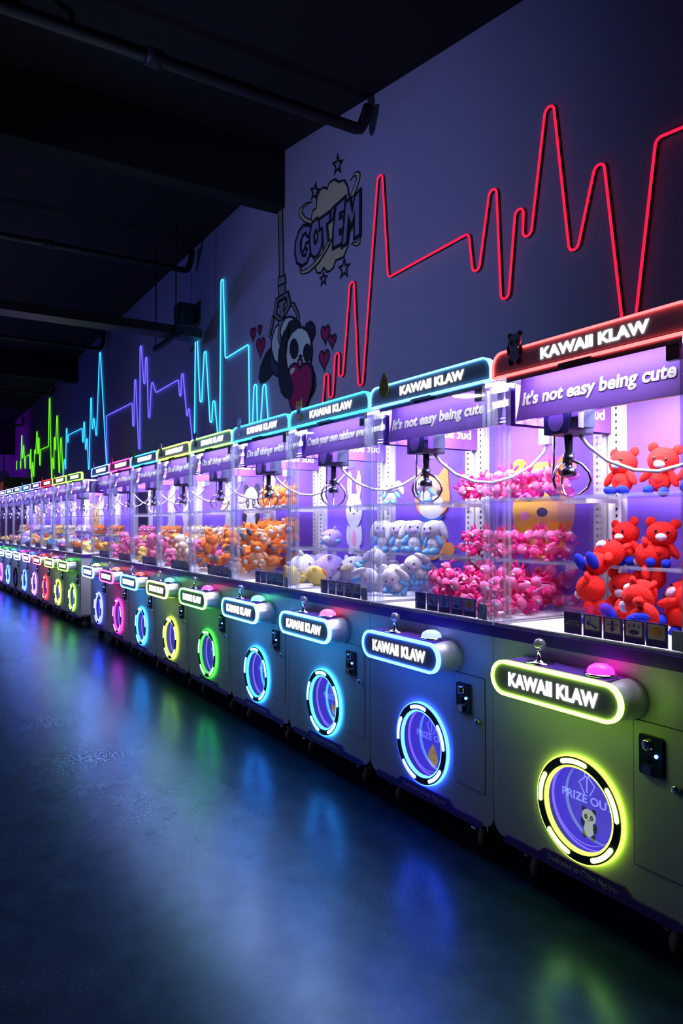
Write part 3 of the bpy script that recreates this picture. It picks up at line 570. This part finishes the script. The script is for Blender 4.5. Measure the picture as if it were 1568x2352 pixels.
def claw_machine(loc, rz, label, group, ring, rim, sign, btn, banner, ded, mascot, backfig=None, ringlit=True, near=True, fill=0):
    t = thing('claw_machine', label, 'claw machine', loc, rz, group)
    lum = .3*ring[0]+.6*ring[1]+.1*ring[2]; RS = 17.5-13.5*min(1, lum/.6)**.5
    A = lambda name, key, b, m, par=t, **k: part(name, key, b, m, par, **k)
    A('cabinet', 'cabinet', b_cabinet, M['paint'])
    A('counter_band', 'band', lambda: MB().box(-.4355, .4355, -.006, .784, .911, .955), M['band'])
    A('counter_rim', 'crim', lambda: MB().prism([[(-.43, .002), (.43, .002), (.43, .775), (-.43, .775)], [(-.405, .022), (.405, .022), (.405, .75), (-.405, .75)]], .955, .967, fn=lambda a, b, d: (a, b, d)), M['silver'])
    A('prize_bed', 'bed', lambda: MB().box(-.404, .404, .023, .749, .955, .9615), M['bed'])
    # console with joystick and button
    c = A('console', 'console', b_console, M['console'])
    A('console_deck', 'deck', lambda: MB().box(KX-.215, KX+.215, -.118, -.004, KZ+.0585, KZ+.0665), M['deck'], c)
    A('console_sign', 'csign', lambda: MB().prism([stad(.272, .053, KX, KZ)], -.130, -.1235), M['plate'], c)
    A('rim_light', 'crimlight', lambda: MB().prism([stad(.2825, .0635, KX, KZ), stad(.2715, .0525, KX, KZ)], -.134, -.118), glow(rim, 9.0 if .3*rim[0]+.6*rim[1] > .3 else 19.0), c)
    A('sign_lettering', 'ctext', lambda: text_mesh('KAWAII KLAW', .39, .05, .002, .038), M['lettering'], c, loc=(KX, -.1305, KZ))
    j = A('joystick', 'joy', lambda: MB().lathe([(0, 0), (.05, 0), (.05, .003), (.026, .004), (.024, .007), (.011, .009), (.008, .02), (.009, .045), (.014, .05), (0, .052)], seg=20), M['chrome'], loc=(-.131, -.068, KZ+.0665))
    A('joystick_ball', 'joyball', lambda: MB().ell((0, 0, .066), (.022, .022, .022), 0, 10, 7), [M['ball']], j)
    p = A('push_button', 'btnbase', lambda: MB().lathe([(0, 0), (.052, 0), (.052, .006), (.046, .01), (0, .01)], seg=24), M['chrome'], loc=(.125, -.062, KZ+.0665))
    A('button_dome', 'btndome', lambda: MB().lathe([(.044, .008), (.043, .018), (.036, .029), (.022, .037), (0, .041)], seg=24), glow(btn, 4.0), p)
    # prize door
    r = A('prize_ring', 'ring', lambda: MB().prism([circ(CXR, CZR, .1775, 64), circ(CXR, CZR, .149, 64)], -.018, -.0145), M['black'])
    A('ring_light', 'ringlight', lambda: MB().prism([circ(CXR, CZR, .183, 64), circ(CXR, CZR, .141, 64)], -.0145, 0, smooth=True), glow(ring, RS) if ringlit else M['black'], r)
    for k in range(5):
        a = math.radians(95+72*k)
        A('light_slot', ('slot', k), lambda: MB().prism([arc_slot(CXR, CZR, .155, .171, a-.30, a+.30)], -.0205, -.018), glow([min(1, q*.9+.10) for q in ring], 9.0) if ringlit else M['black'], r)
    d = A('prize_panel', 'ppanel', lambda: MB().prism([circ(CXR, CZR, .204, 40)], .08, .0845), M['prizepanel'])
    A('panel_lettering', 'ptext', lambda: text_mesh('PRIZE OUT', .222, .030, .001, .012), M['prizetxt'], d, loc=(-.048, .0795, .376))
    A('claw_icon', 'picon', b_icon, M['prizetxt'], d, loc=(-.048, .079, .428), scl=1.0)
    A('animal_print', ('pfig', mascot), lambda: b_fig(mascot, .01), FIGL[mascot], d, loc=(-.04, .079, .293), scl=(.11, .03, .11))
    f = A('prize_flap', 'flap', lambda: MB().prism([circ(CXR-.01, CZR, .15, 40)], .042, .044), M['glass'])
    A('flap_edge', 'flapedge', lambda: MB().prism([circ(CXR-.01, CZR, .1515, 48), circ(CXR-.01, CZR, .1495, 48)], .038, .046).prism([circ(CXR-.018, CZR, .139, 48), circ(CXR-.018, CZR, .1375, 48)], .041, .0455), M['flap'], f)
    # coin door
    cdr = A('coin_door', 'cdoor', lambda: MB().prism([rrect(T(.734), T(.945), .271, .732, .004, n=2)], -.0025, 0), M['paint'])
    A('door_gap', 'cgap', lambda: MB().prism([rrect(T(.734)-.003, T(.945)+.003, .268, .735, .005, n=2), rrect(T(.734), T(.945), .271, .732, .004, n=2)], -.0012, 0), M['black'], cdr)
    cm = A('coin_mechanism', 'coinmech', lambda: MB().prism([rrect(-.04, .04, -.062, .062, .008)], -.016, -.0025), M['darkmetal'], loc=(T(.812), 0, .635))
    A('coin_slot', 'coinslot', lambda: MB().lathe([(0, -.026), (.014, -.026), (.019, -.022), (.019, -.016)], c=(-.008, 0, .032), axis='y', seg=18).box(-.0095, -.0065, -.0275, -.0255, .02, .044), M['chrome'], cm)
    A('return_lever', 'coinlever', lambda: MB().box(-.012, .0, -.026, -.016, -.022, .006), M['darkmetal'], cm)
    A('indicator_light', 'coinled', lambda: MB().ell((.022, -.018, .003), (.006, .005, .006)), glow((.12, .3, 1), 6.0), cm)
    A('coin_cup', 'coincup', lambda: MB().prism([rrect(-.024, .01, -.056, -.03, .006)], -.028, -.016), M['chrome'], cm)
    A('lock', 'lock', lambda: MB().lathe([(0, -.02), (.010, -.02), (.013, -.014), (.013, -.0025)], axis='y', seg=16), M['chrome'], loc=(T(.907), 0, .555))
    # skirt
    s = A('skirt_plate', 'skirt', lambda: MB().prism([[(T(.07), .134), (T(.09), .126), (T(.91), .126), (T(.935), .136), (T(.925), .15), (T(.90), .157), (T(.725), .157), (T(.69), .182), (T(.31), .182), (T(.275), .157), (T(.09), .157)]], -.010, -.001), M['skirt'])
    A('dedication_lettering', ('ded', ded), lambda: text_mesh(ded, .3 if len(ded) > 14 else .16, .026, .001, .01, 2), M['skirt_txt'], s, loc=(T(.5), -.0105, .156))
    for (x, y) in ((-.28, .09), (.30, .09), (-.28, .7), (.30, .7)):
        cs = A('caster', 'fork', b_fork, M['chrome'], loc=(x, y, .038))
        A('wheel', 'wheel', b_casterwheel, M['rubber'], cs, loc=(0, 0, .004))
    # glazing
    A('front_glass', 'fglass', lambda: MB().box(-.425, .425, .006, .010, .967, 1.937), M['glass'])
    A('side_glass', 'sglass', lambda: MB().box(-.428, -.425, .012, .74, .967, 1.937), M['glass'])
    A('side_glass', 'sglass2', lambda: MB().box(.425, .428, .012, .74, .967, 1.937), M['glass'])
    for x in (-.426, .426): A('corner_post', 'cpost', lambda: MB().box(-.006, .006, .0, .014, .957, 1.937), M['post'], loc=(x, 0, 0))
    for x in (-.394, -.366, .366, .394): A('acrylic_strip', 'cstrip', lambda: MB().box(-.0025, .0025, .012, .030, .967, 1.90), M['post'], loc=(x, 0, 0))
    A('back_panel', 'back', lambda: MB().box(-.43, .43, .742, .752, .955, 1.94), M['purple'])
    for s_ in (-1, 1):
        A('shelf_standard', ('std', s_), lambda: MB().box(min(s_*.362, s_*.43), max(s_*.362, s_*.43), .70, .742, .96, 1.94), M['white'])
        A('slotted_rail', ('rail', s_), lambda: (lambda mb: [mb.box(s_*.385-.004, s_*.385+.004, .697, .6995, z/1000., z/1000.+.012) for z in range(1000, 1900, 30)] and mb)(MB()), M['darkmetal'])
    top = A('top_panel', 'top', lambda: MB().box(-.431, .431, .0, .76, 1.9385, 1.9485), M['plate'])
    A('light_strip', 'led1', lambda: MB().box(-.31, .31, .020, .028, 1.9325, 1.937), M['ledfront'], top)
    A('light_strip', 'led2', lambda: MB().box(-.37, .37, .10, .20, 1.930, 1.937), M['led'], top)
    A('light_strip', 'led3', lambda: MB().box(-.36, .36, .38, .48, 1.930, 1.937), M['led'], top)
    A('light_baffle', 'baffle', lambda: MB().box(-.37, .37, .012, .016, 1.915, 1.9385), M['darkmetal'], top)
    # header banners
    b = A('header_banner', 'banner', lambda: b_banner(-.36, .42), M['banner'])
    A('banner_lettering', ('btext', banner), lambda: text_mesh(banner, .72, .072, .002, .035), M['bannertxt'], b, loc=(T(.525), .0705, 1.843), rot=(-.176, 0, 0))
    sb = A('side_banner', 'sban', lambda: MB().box(-.412, -.408, .10, .695, 1.765, 1.925), M['banner'])
    A('side_lettering', 'stext', lambda: text_mesh('but sometimes', .46, .05, .0062, .02), M['bannertxt'], sb, loc=(-.4069, .42, 1.845), rot=(0, 0, -PI/2))
    A('side_banner', 'sban2', lambda: MB().box(.408, .412, .10, .695, 1.765, 1.925), M['banner'])
    # sensor box and bracket under the sign
    A('sensor_box', 'sensor', lambda: MB().box(.315, .358, .016, .036, 1.868, 1.937), M['black'])
    A('sign_bracket', 'sbracket', lambda: MB().box(-.075, .045, -.004, .005, 1.925, 1.937).box(-.10, -.075, -.002, .005, 1.918, 1.937), M['darkmetal'])
    # marquee sign
    sg = A('marquee_sign', 'msign', lambda: MB().prism([rrect(-.427, .427, 1.940, 2.032, .05, (0, 0, 1, 1), 8)], .0, .016), M['plate'])
    A('sign_outline_light', 'mrim', lambda: MB().prism([rrect(-.433, .433, 1.937, 2.038, .055, (0, 0, 1, 1), 8), rrect(-.426, .426, 1.944, 2.031, .049, (0, 0, 1, 1), 8)], -.006, .022), glow(sign, 6.0), sg)
    A('sign_lettering', 'mtext', lambda: text_mesh('KAWAII KLAW', .45, .042, .002, .038), M['lettering'], sg, loc=(T(.55), -.001, 1.99))
    A('animal_cutout', ('mfig', mascot), lambda: b_fig(mascot, .05), FIGM[mascot], sg, loc=(T(.15), -.002, 2.035), scl=.125)
    # claw gantry
    g = A('gantry_rail', 'gantry', lambda: MB().tube([(-.40, .15, 1.80), (.40, .15, 1.80)], .008, 8).tube([(-.40, .22, 1.80), (.40, .22, 1.80)], .008, 8), M['chrome'])
    cr = A('claw_carriage', 'carriage', lambda: MB().prism([rrect(-.06, .06, 1.70, 1.80, .008)], .10, .24).box(.06, .1, .12, .2, 1.72, 1.8), M['navy'], loc=(-.2, 0, 0))
    A('carriage_sticker', 'csticker', lambda: MB().prism([circ(0, 1.752, .036, 24, .042)], .0975, .0995), TN['white'], cr)
    A('metal_bracket', 'cbracket', lambda: MB().box(.075, .105, .10, .13, 1.715, 1.79), M['chrome'], cr)
    cl = A('claw', 'claw', b_claw, M['darkmetal'], loc=(-.2, .17, .0))
    for k in range(3): A('claw_prong', ('prong', k), lambda: b_prong(k*2*PI/3+.5), M['chrome'], cl)
    A('claw_cable', 'cable', lambda: MB().tube([(-.17, .2, 1.70), (-.15, .22, 1.66), (-.1, .27, 1.60), (-.03, .33, 1.562), (.04, .38, 1.555), (.11, .44, 1.58), (.17, .5, 1.63), (.21, .54, 1.69), (.22, .56, 1.74)], .0075, 8), M['cable'])
    A('cable_box', 'cbox', lambda: MB().box(.19, .25, .53, .60, 1.73, 1.88), M['white'])
    A('hanging_rod', 'hrod', lambda: MB().tube([(-.262, .16, 1.78), (-.262, .16, 1.60), (-.27, .16, 1.53), (-.25, .16, 1.50)], .005, 8), M['chrome'])
    # shelves
    for z in (1.18, 1.47):
        sh = A('shelf', 'shelf', lambda: MB().box(-.40, .40, .44, .70, 0, .006), M['shelf'], loc=(0, 0, z))
        A('shelf_edge', 'shelfedge', lambda: MB().box(-.40, .40, .436, .44, -.002, .012), M['post'], sh)
        if near:
            for x in (-.39, .375): A('shelf_bracket', 'shbr', lambda: MB().box(0, .012, .5, .7, -.02, -.001), M['white'], sh, loc=(x, 0, 0))
    # instruction cards
    xs = (T(.43), T(.527), T(.623), T(.717), T(.81))
    for i, x in enumerate(xs):
        cc = A('instruction_card', 'card', lambda: MB().box(-.038, .038, .024, .027, .969, 1.045), M['card'], loc=(x, 0, 0))
        if i == 0: A('card_lettering', 'cardtxt', lambda: text_mesh('OPERATION\nINSTRUCTION', .062, .018, .001, 0, 1), M['cardpic'], cc, loc=(0, .0235, 1.008))
        else:
            A('card_picture', 'cardpic', lambda: MB().box(-.03, .03, .0225, .024, .993, 1.04), M['cardpic'], cc)
            A('card_symbol', ('cardsym', i), lambda: [MB().tube([(-.02, .022, 1.03), (-.005, .022, 1.012), (.02, .022, 1.0)], .004, 6).ell((-.014, .022, 1.02), (.008, .002, .012)),
                MB().tube([(-.024, .022, 1.02), (.024, .022, 1.02)], .002, 6).prism([[(0, .997), (.014, 1.01), (.004, 1.008), (.004, 1.034), (-.004, 1.034), (-.004, 1.008), (-.014, 1.01)]], .021, .0222),
                MB().ell((0, .022, 1.006), (.02, .001, .008)).box(-.02, -.016, .0212, .0222, 1.02, 1.03).box(.016, .02, .0212, .0222, 1.02, 1.03).box(-.002, .002, .0212, .0222, 1.022, 1.034),
                MB().ell((0, .022, 1.02), (.018, .001, .018)).ell((.004, .0212, 1.012), (.011, .001, .012))][i-1], M['skirt'] if i < 4 else TN['orange'], cc)
    A('coin_tray_plate', 'greyplate', lambda: MB().prism([rrect(T(.872), T(.935), .968, 1.03, .004)], .020, .024), M['silver'])
    A('chute_guard', 'chute', lambda: MB().box(-.085, -.081, .03, .27, .9615, 1.08).box(-.40, -.085, .266, .27, .9615, 1.08), M['glass'])
    if backfig:
        A('backdrop_figure', ('bfig', backfig), lambda: b_fig(backfig, .02), FIGM[backfig], loc=(.02, .741, 1.43), scl=(.46 if backfig == 'bunny' else .60, .25, .58))
    return t
# ------------------------------------------------------------------ plush prizes
def fur(c): return mat('plush fabric', c, .9, var=.12, scale=14, bump=.5, spec=.2)
PF = {k: fur(v) for k, v in dict(red=(.78, .018, .012), blue=(.012, .03, .55), pink=(.85, .02, .2), lpink=(.95, .2, .45), green=(.35, .6, .12), white=(.85, .85, .9),
      sky=(.2, .5, .85), lilac=(.55, .42, .85), orange=(.92, .25, .03), peach=(.95, .5, .25), yellow=(.92, .72, .15), cream=(.92, .82, .55), grey=(.25, .25, .3), teal=(.1, .4, .5), rose=(.8, .2, .35), mint=(.45, .75, .5)).items()}
EYE = mat('plush eyes', (.01, .01, .012), .15)
# kind: ears, body colour, head colour, ear colour, paws colour, muzzle colour
KINDS = {
    'red_bear': ('round', 'red', 'red', 'red', 'blue', 'white'), 'pink_bunny': ('long', 'pink', 'lpink', 'pink', 'lpink', 'white'),
    'white_puppy': ('flop', 'white', 'white', 'white', 'sky', 'lilac'), 'lilac_seal': ('ball', 'lilac', 'lilac', 'lilac', 'sky', 'white'),
    'white_seal': ('ball', 'white', 'white', 'white', 'sky', 'cream'), 'yellow_duck': ('ball', 'yellow', 'yellow', 'cream', 'yellow', 'orange'),
    'orange_fox': ('point', 'orange', 'orange', 'orange', 'grey', 'white'), 'peach_bear': ('round', 'peach', 'orange', 'peach', 'cream', 'white'),
    'cream_bear': ('round', 'cream', 'cream', 'yellow', 'cream', 'white'), 'rose_bear': ('round', 'rose', 'lpink', 'rose', 'lpink', 'white'),
    'yellow_cat': ('point', 'yellow', 'yellow', 'orange', 'yellow', 'white'), 'teal_bear': ('round', 'teal', 'sky', 'teal', 'white', 'white'),
    'mint_frog': ('round', 'mint', 'mint', 'white', 'green', 'white'),
}
def plush(kind, loc, r, rot, label, group):
    ears, cb, ch, ce, cp, cm = KINDS[kind]
    t = thing('plush_'+kind.split('_')[1], label, 'plush toy', loc, 0, group); t.rotation_euler = rot; t.scale = (r, r, r)
    if ears == 'ball':
        part('body', 'pb_ball', lambda: MB().ell((0, 0, 0), (1.0, .85, .8), 0, 18, 12), PF[cb], t)
        hd = part('muzzle', 'pb_ballm', lambda: MB().ell((0, -.72, -.1), (.42, .25, .3)), PF[cm], t)
        for s in (-1, 1):
            part('ear', ('pb_balle', s), lambda: MB().ell((s*.5, -.1, .78), (.16, .12, .26)), PF[ce], t)
            part('flipper', ('pb_ballf', s), lambda: MB().ell((s*.85, -.25, -.35), (.34, .22, .16)), PF[cp], t)
            part('eye', ('pb_balleye', s), lambda: MB().ell((s*.36, -.74, .2), (.07, .05, .09), 0, 8, 6), EYE, t)
        return t
    part('body', 'pb_body', lambda: MB().ell((0, 0, -.42), (.40, .36, .44)).ell((0, -.02, -.35), (.30, .40, .3)), PF[cb], t)
    big = kind != 'pink_bunny'
    h = part('head', 'pb_head', lambda: MB().ell((0, -.02, .30), (.54, .48, .48), 0, 18, 12), PF[ch], t)
    part('muzzle', 'pb_muz', lambda: MB().ell((0, -.44, .18), (.2, .14, .15), 0, 10, 7), PF[cm], h)
    for s in (-1, 1):
        R = Matrix.Rotation(s*.35, 3, 'Y')
        part('ear', ('pb_ear', ears, s), lambda: {'round': lambda: MB().ell((s*.42, .02, .72), (.19, .1, .19)),
             'long': lambda: MB().ell((s*.22, .02, 1.0), (.13, .09, .42), rot=R), 'flop': lambda: MB().ell((s*.66, -.02, .22), (.2, .16, .52), rot=Matrix.Rotation(-s*.35, 3, 'Y')),
             'point': lambda: MB().lathe([(.2, 0), (.13, .18), (.0, .42)], c=(s*.34, 0, .62), seg=10)}[ears](), PF[ce], h)
        part('arm', ('pb_arm', s), lambda: MB().ell((s*.46, -.14, -.28), (.15, .15, .34), rot=Matrix.Rotation(-s*.6, 3, 'Y')), PF[cp if kind == 'white_puppy' else cb], t)
        part('leg', ('pb_leg', s), lambda: MB().ell((s*.26, -.34, -.78), (.18, .34, .18)), PF[cp], t)
        if big: part('eye', ('pb_eye', s), lambda: MB().ell((s*.2, -.46, .36), (.055, .04, .065), 0, 8, 6), EYE, h)
    return t

def pack(n, r, x0, x1, y0, y1, z0, tight=1.45, rnd=None, bias=0.0):
    """drop n balls of radius r into a box, each resting on the ones below"""
    out = []
    for _ in range(n):
        best = None
        for _ in range(26):
            x = rnd.uniform(x0+r*1.02, x1-r*1.02); y = rnd.uniform(y0+r*1.02, y1-r*1.02)
            if x < -.06+r*.6 and y < .27+r*.6: continue
            z = z0+r*.86
            for (a, b, c) in out:
                d2 = (a-x)**2+(b-y)**2; m = (tight*r)**2
                if d2 < m: z = max(z, c+math.sqrt(m-d2))
            s = z+bias*(abs(y-y1))
            if best is None or s < best[0]: best = (s, x, y, z)
        if best: out.append(best[1:])
    return out

def stock(mt, idx, spec, name):
    """spec: shelf and bed stocks; name: how the machine is described"""
    rnd = random.Random(100+idx); mw = mt.matrix_basis
    CN = {'red_bear': 'red plush bear with blue feet', 'pink_bunny': 'small hot pink plush bunny', 'white_puppy': 'white floppy eared plush puppy', 'lilac_seal': 'round lilac plush seal', 'white_seal': 'round white plush seal',
          'yellow_duck': 'round yellow plush duck', 'orange_fox': 'orange plush fox', 'peach_bear': 'peach orange plush bear', 'cream_bear': 'cream plush bear', 'rose_bear': 'rose plush bear', 'yellow_cat': 'yellow plush cat',
          'teal_bear': 'teal plush bear', 'mint_frog': 'mint green plush frog'}
    for where, kinds, n, r in spec:
        if where == 'bed': P = pack(n, r, -.39, .39, .045, .69, .962, rnd=rnd, bias=.10)
        elif where == 'bedf': P = pack(n, r, -.05, .39, .045, .45, .962, rnd=rnd)
        else:
            z0 = 1.187 if where == 'mid' else 1.477; P = []
            rows = 2 if r < .06 else 1; per = math.ceil(n/(rows*(2 if r < .06 else 1)))
            k = 0
            for lay in range(2 if r < .06 else 1):
                for row in range(rows):
                    for i in range(per):
                        if k >= n: break
                        k += 1
                        x = -.33+.66*(i+.5)/per+rnd.uniform(-.01, .01)
                        y = (.50+row*.11) if rows == 2 else .57
                        P.append((x, y+rnd.uniform(-.01, .01), z0+r*(.92+1.25*lay)))
        for q, (x, y, z) in enumerate(P):
            kd = kinds[q % len(kinds)]; bed = where.startswith('bed')
            rot = (rnd.uniform(-1.4, .8), rnd.uniform(-1.1, 1.1), rnd.uniform(-1.6, 1.8)) if bed or r < .06 else (rnd.uniform(-.15, .1), rnd.uniform(-.2, .2), rnd.uniform(-.3, .7)+.3)
            wp = mw @ Vector((x, y, z))
            pl = {'bed': 'in the bottom heap', 'bedf': 'in front of the heap', 'mid': 'on the lower shelf', 'top': 'on the upper shelf'}[where]
            plush(kd, wp, r, rot, '%s %s, %s' % (CN[kd], pl, name), '%s %s, %s' % (kd.replace('_', ' '), {'bed': 'bed', 'bedf': 'front bed', 'mid': 'lower shelf', 'top': 'upper shelf'}[where], name))

CUTE, LOVE, RAINB = "It's not easy being cute ...", 'Do all things with love', 'Create your own rainbow everyday'
ROW = [  # label, ring, rim, sign, button, banner, dedication, animal, backdrop figure
    ('nearest claw machine with a yellow prize ring and a red lit sign', YEL, (.5, 1, .09), (1, .07, .07), MAG, CUTE, 'Dedicated to Chloe Nguyen', 'panda', None),
    ('second nearest claw machine with a royal blue prize ring and hot pink bunnies', BLU, (.03, .14, 1), (.10, .42, 1), (.15, .2, .6), CUTE, 'Dedicated to Leah Nguyen', 'chick', 'bear'),
    ('claw machine with a cyan ring and rainbow banner, third from the right', CYA, (.04, .38, 1), (.03, .6, .95), (1, .08, .2), RAINB, 'Dedicated to Zara Wang', 'dog', 'dog'),
    ('claw machine with a sky blue ring and a green lit button, fourth from the right', (.02, .34, 1), (.05, .40, 1), (.03, .5, 1), (.1, 1, .5), LOVE, 'Dedicated to Abby Nguyen', 'bunny', 'bunny'),
    ('claw machine with a bright green prize ring, fifth from the right', GRN, (.14, 1, .12), (.25, 1, .12), (1, .05, .35), LOVE, 'Dedicated to Sophia Wong', 'cat', None),
    ('claw machine with a lemon yellow ring and yellow lit sign, sixth from the right', YEL, (.6, 1, .12), (.7, 1, .08), (.1, 1, .6), LOVE, 'Dedicated to Ella Nguyen', 'panda', 'panda'),
    ('claw machine with a cyan ring and a red button, seventh from the right', CYA, (.04, .40, 1), (.04, .5, 1), (1, .06, .06), LOVE, 'Dedicated to', 'chick', None),
    ('claw machine with a magenta prize ring and pink sign', MAG, (1, .05, .4), (1, .05, .45), (1, .12, .08), LOVE, 'Dedicated to', 'dog', 'bunny'),
    ('claw machine with an indigo ring at the left end of the near row', (.07, .09, 1), (.08, .25, 1), (.15, .35, 1), (.6, 1, .15), LOVE, 'Dedicated to', 'bunny', None),
]
STOCK = [
    [('top', ['red_bear'], 4, .112), ('mid', ['red_bear'], 4, .108), ('bed', ['red_bear'], 11, .12)],
    [('top', ['pink_bunny'], 32, .05), ('mid', ['pink_bunny'], 32, .05), ('bed', ['pink_bunny'], 104, .052)],
    [('top', ['white_puppy'], 2, .09), ('mid', ['white_puppy'], 4, .115), ('bed', ['white_puppy'], 10, .10)],
    [('bed', ['lilac_seal', 'white_seal', 'white_seal', 'teal_bear'], 6, .11), ('bedf', ['yellow_duck'], 4, .07), ('mid', ['lilac_seal'], 1, .08)],
    [('top', ['orange_fox'], 4, .105), ('mid', ['orange_fox'], 4, .115), ('bed', ['orange_fox', 'peach_bear'], 22, .105)],
    [('top', ['cream_bear'], 2, .07), ('mid', ['cream_bear', 'yellow_cat'], 5, .085), ('bed', ['rose_bear', 'orange_fox', 'peach_bear'], 18, .105)],
    [('mid', ['cream_bear'], 5, .085), ('bed', ['cream_bear', 'rose_bear', 'peach_bear'], 16, .105)],
    [('mid', ['peach_bear', 'orange_fox'], 5, .085), ('bed', ['rose_bear', 'yellow_cat'], 15, .105)],
    [('mid', ['rose_bear'], 4, .085), ('bed', ['orange_fox', 'rose_bear'], 14, .105)],
]
NAMES = ['nearest machine', 'second nearest machine', 'rainbow banner machine', 'fourth machine from right', 'fifth machine from right', 'sixth machine from right', 'seventh machine from right', 'magenta ringed machine', 'indigo ringed machine']
for i, (lb, ring, rim, sign, btn, ban, ded, an, bf) in enumerate(ROW):
    m = claw_machine((-2.106-W*i+W/2, 0, 0), 0, lb, 'claw machines of the near row', ring, rim, sign, btn, ban, ded, an, bf)
    stock(m, i, STOCK[i], NAMES[i])
# second row beyond the gap, turned slightly
ROT = math.radians(1.81); dx, dy = -math.cos(ROT), -math.sin(ROT)
FAR = [('lime green ring and sign, first beyond the gap', LIM, LIM, LIM, GRN, 'cat', 'lime ringed far machine'), ('yellow ring and pale yellow sign', YEL, (.6, 1, .1), (.6, 1, .08), VIO, 'panda', 'yellow ringed far machine'),
       ('red ring and a red sign', RED, (1, .1, .1), RED, RED, 'dog', 'red ringed far machine'), ('violet ring and pale violet sign', VIO, (.3, .15, 1), (.2, .2, 1), BLU, 'chick', 'violet ringed far machine'),
       ('blue ring, left of the violet one', (.04, .12, 1), (.2, .3, 1), (.1, .3, 1), MAG, 'bunny', 'blue ringed far machine'), ('unlit prize ring', None, (.3, .6, 1), (.2, .35, 1), CYA, 'cat', 'far machine with unlit ring'),
       ('blue ring, left of the unlit one', (.04, .12, 1), (.15, .3, 1), (.2, .3, 1), GRN, 'dog', 'machine left of the unlit one'), ('purple ring near the far end', (.35, .06, 1), (.15, .3, 1), (.2, .2, 1), GRN, 'bunny', 'purple ringed far machine'),
       ('orange ring at the left picture edge', ORA, (.6, .4, 1), ORA, BLU, 'panda', 'orange ringed farthest machine')]
FK = [['yellow_cat', 'peach_bear'], ['mint_frog', 'orange_fox'], ['rose_bear', 'lilac_seal'], ['teal_bear', 'cream_bear'], ['peach_bear', 'yellow_cat'], ['orange_fox', 'white_puppy'], ['yellow_cat', 'lilac_seal'], ['cream_bear', 'rose_bear'], ['white_puppy', 'yellow_cat']]
for i, (lb, ring, rim, sign, btn, an, nm) in enumerate(FAR):
    s = W*(i+.5); m = claw_machine((-9.635+dx*s, dy*s, 0), ROT, 'far row claw machine with '+('an ' if lb[0] in 'uo' else 'a ')+lb, 'claw machines of the far row', ring or BLU, rim, sign, btn, LOVE, 'Dedicated to', an, 'bear' if i in (2, 7) else None, ringlit=ring is not None, near=False)
    bpy.context.view_layer.update()
    stock(m, 20+i, [('mid', FK[i][1:], 4, .085), ('bed', FK[i], 11, .095)], nm)
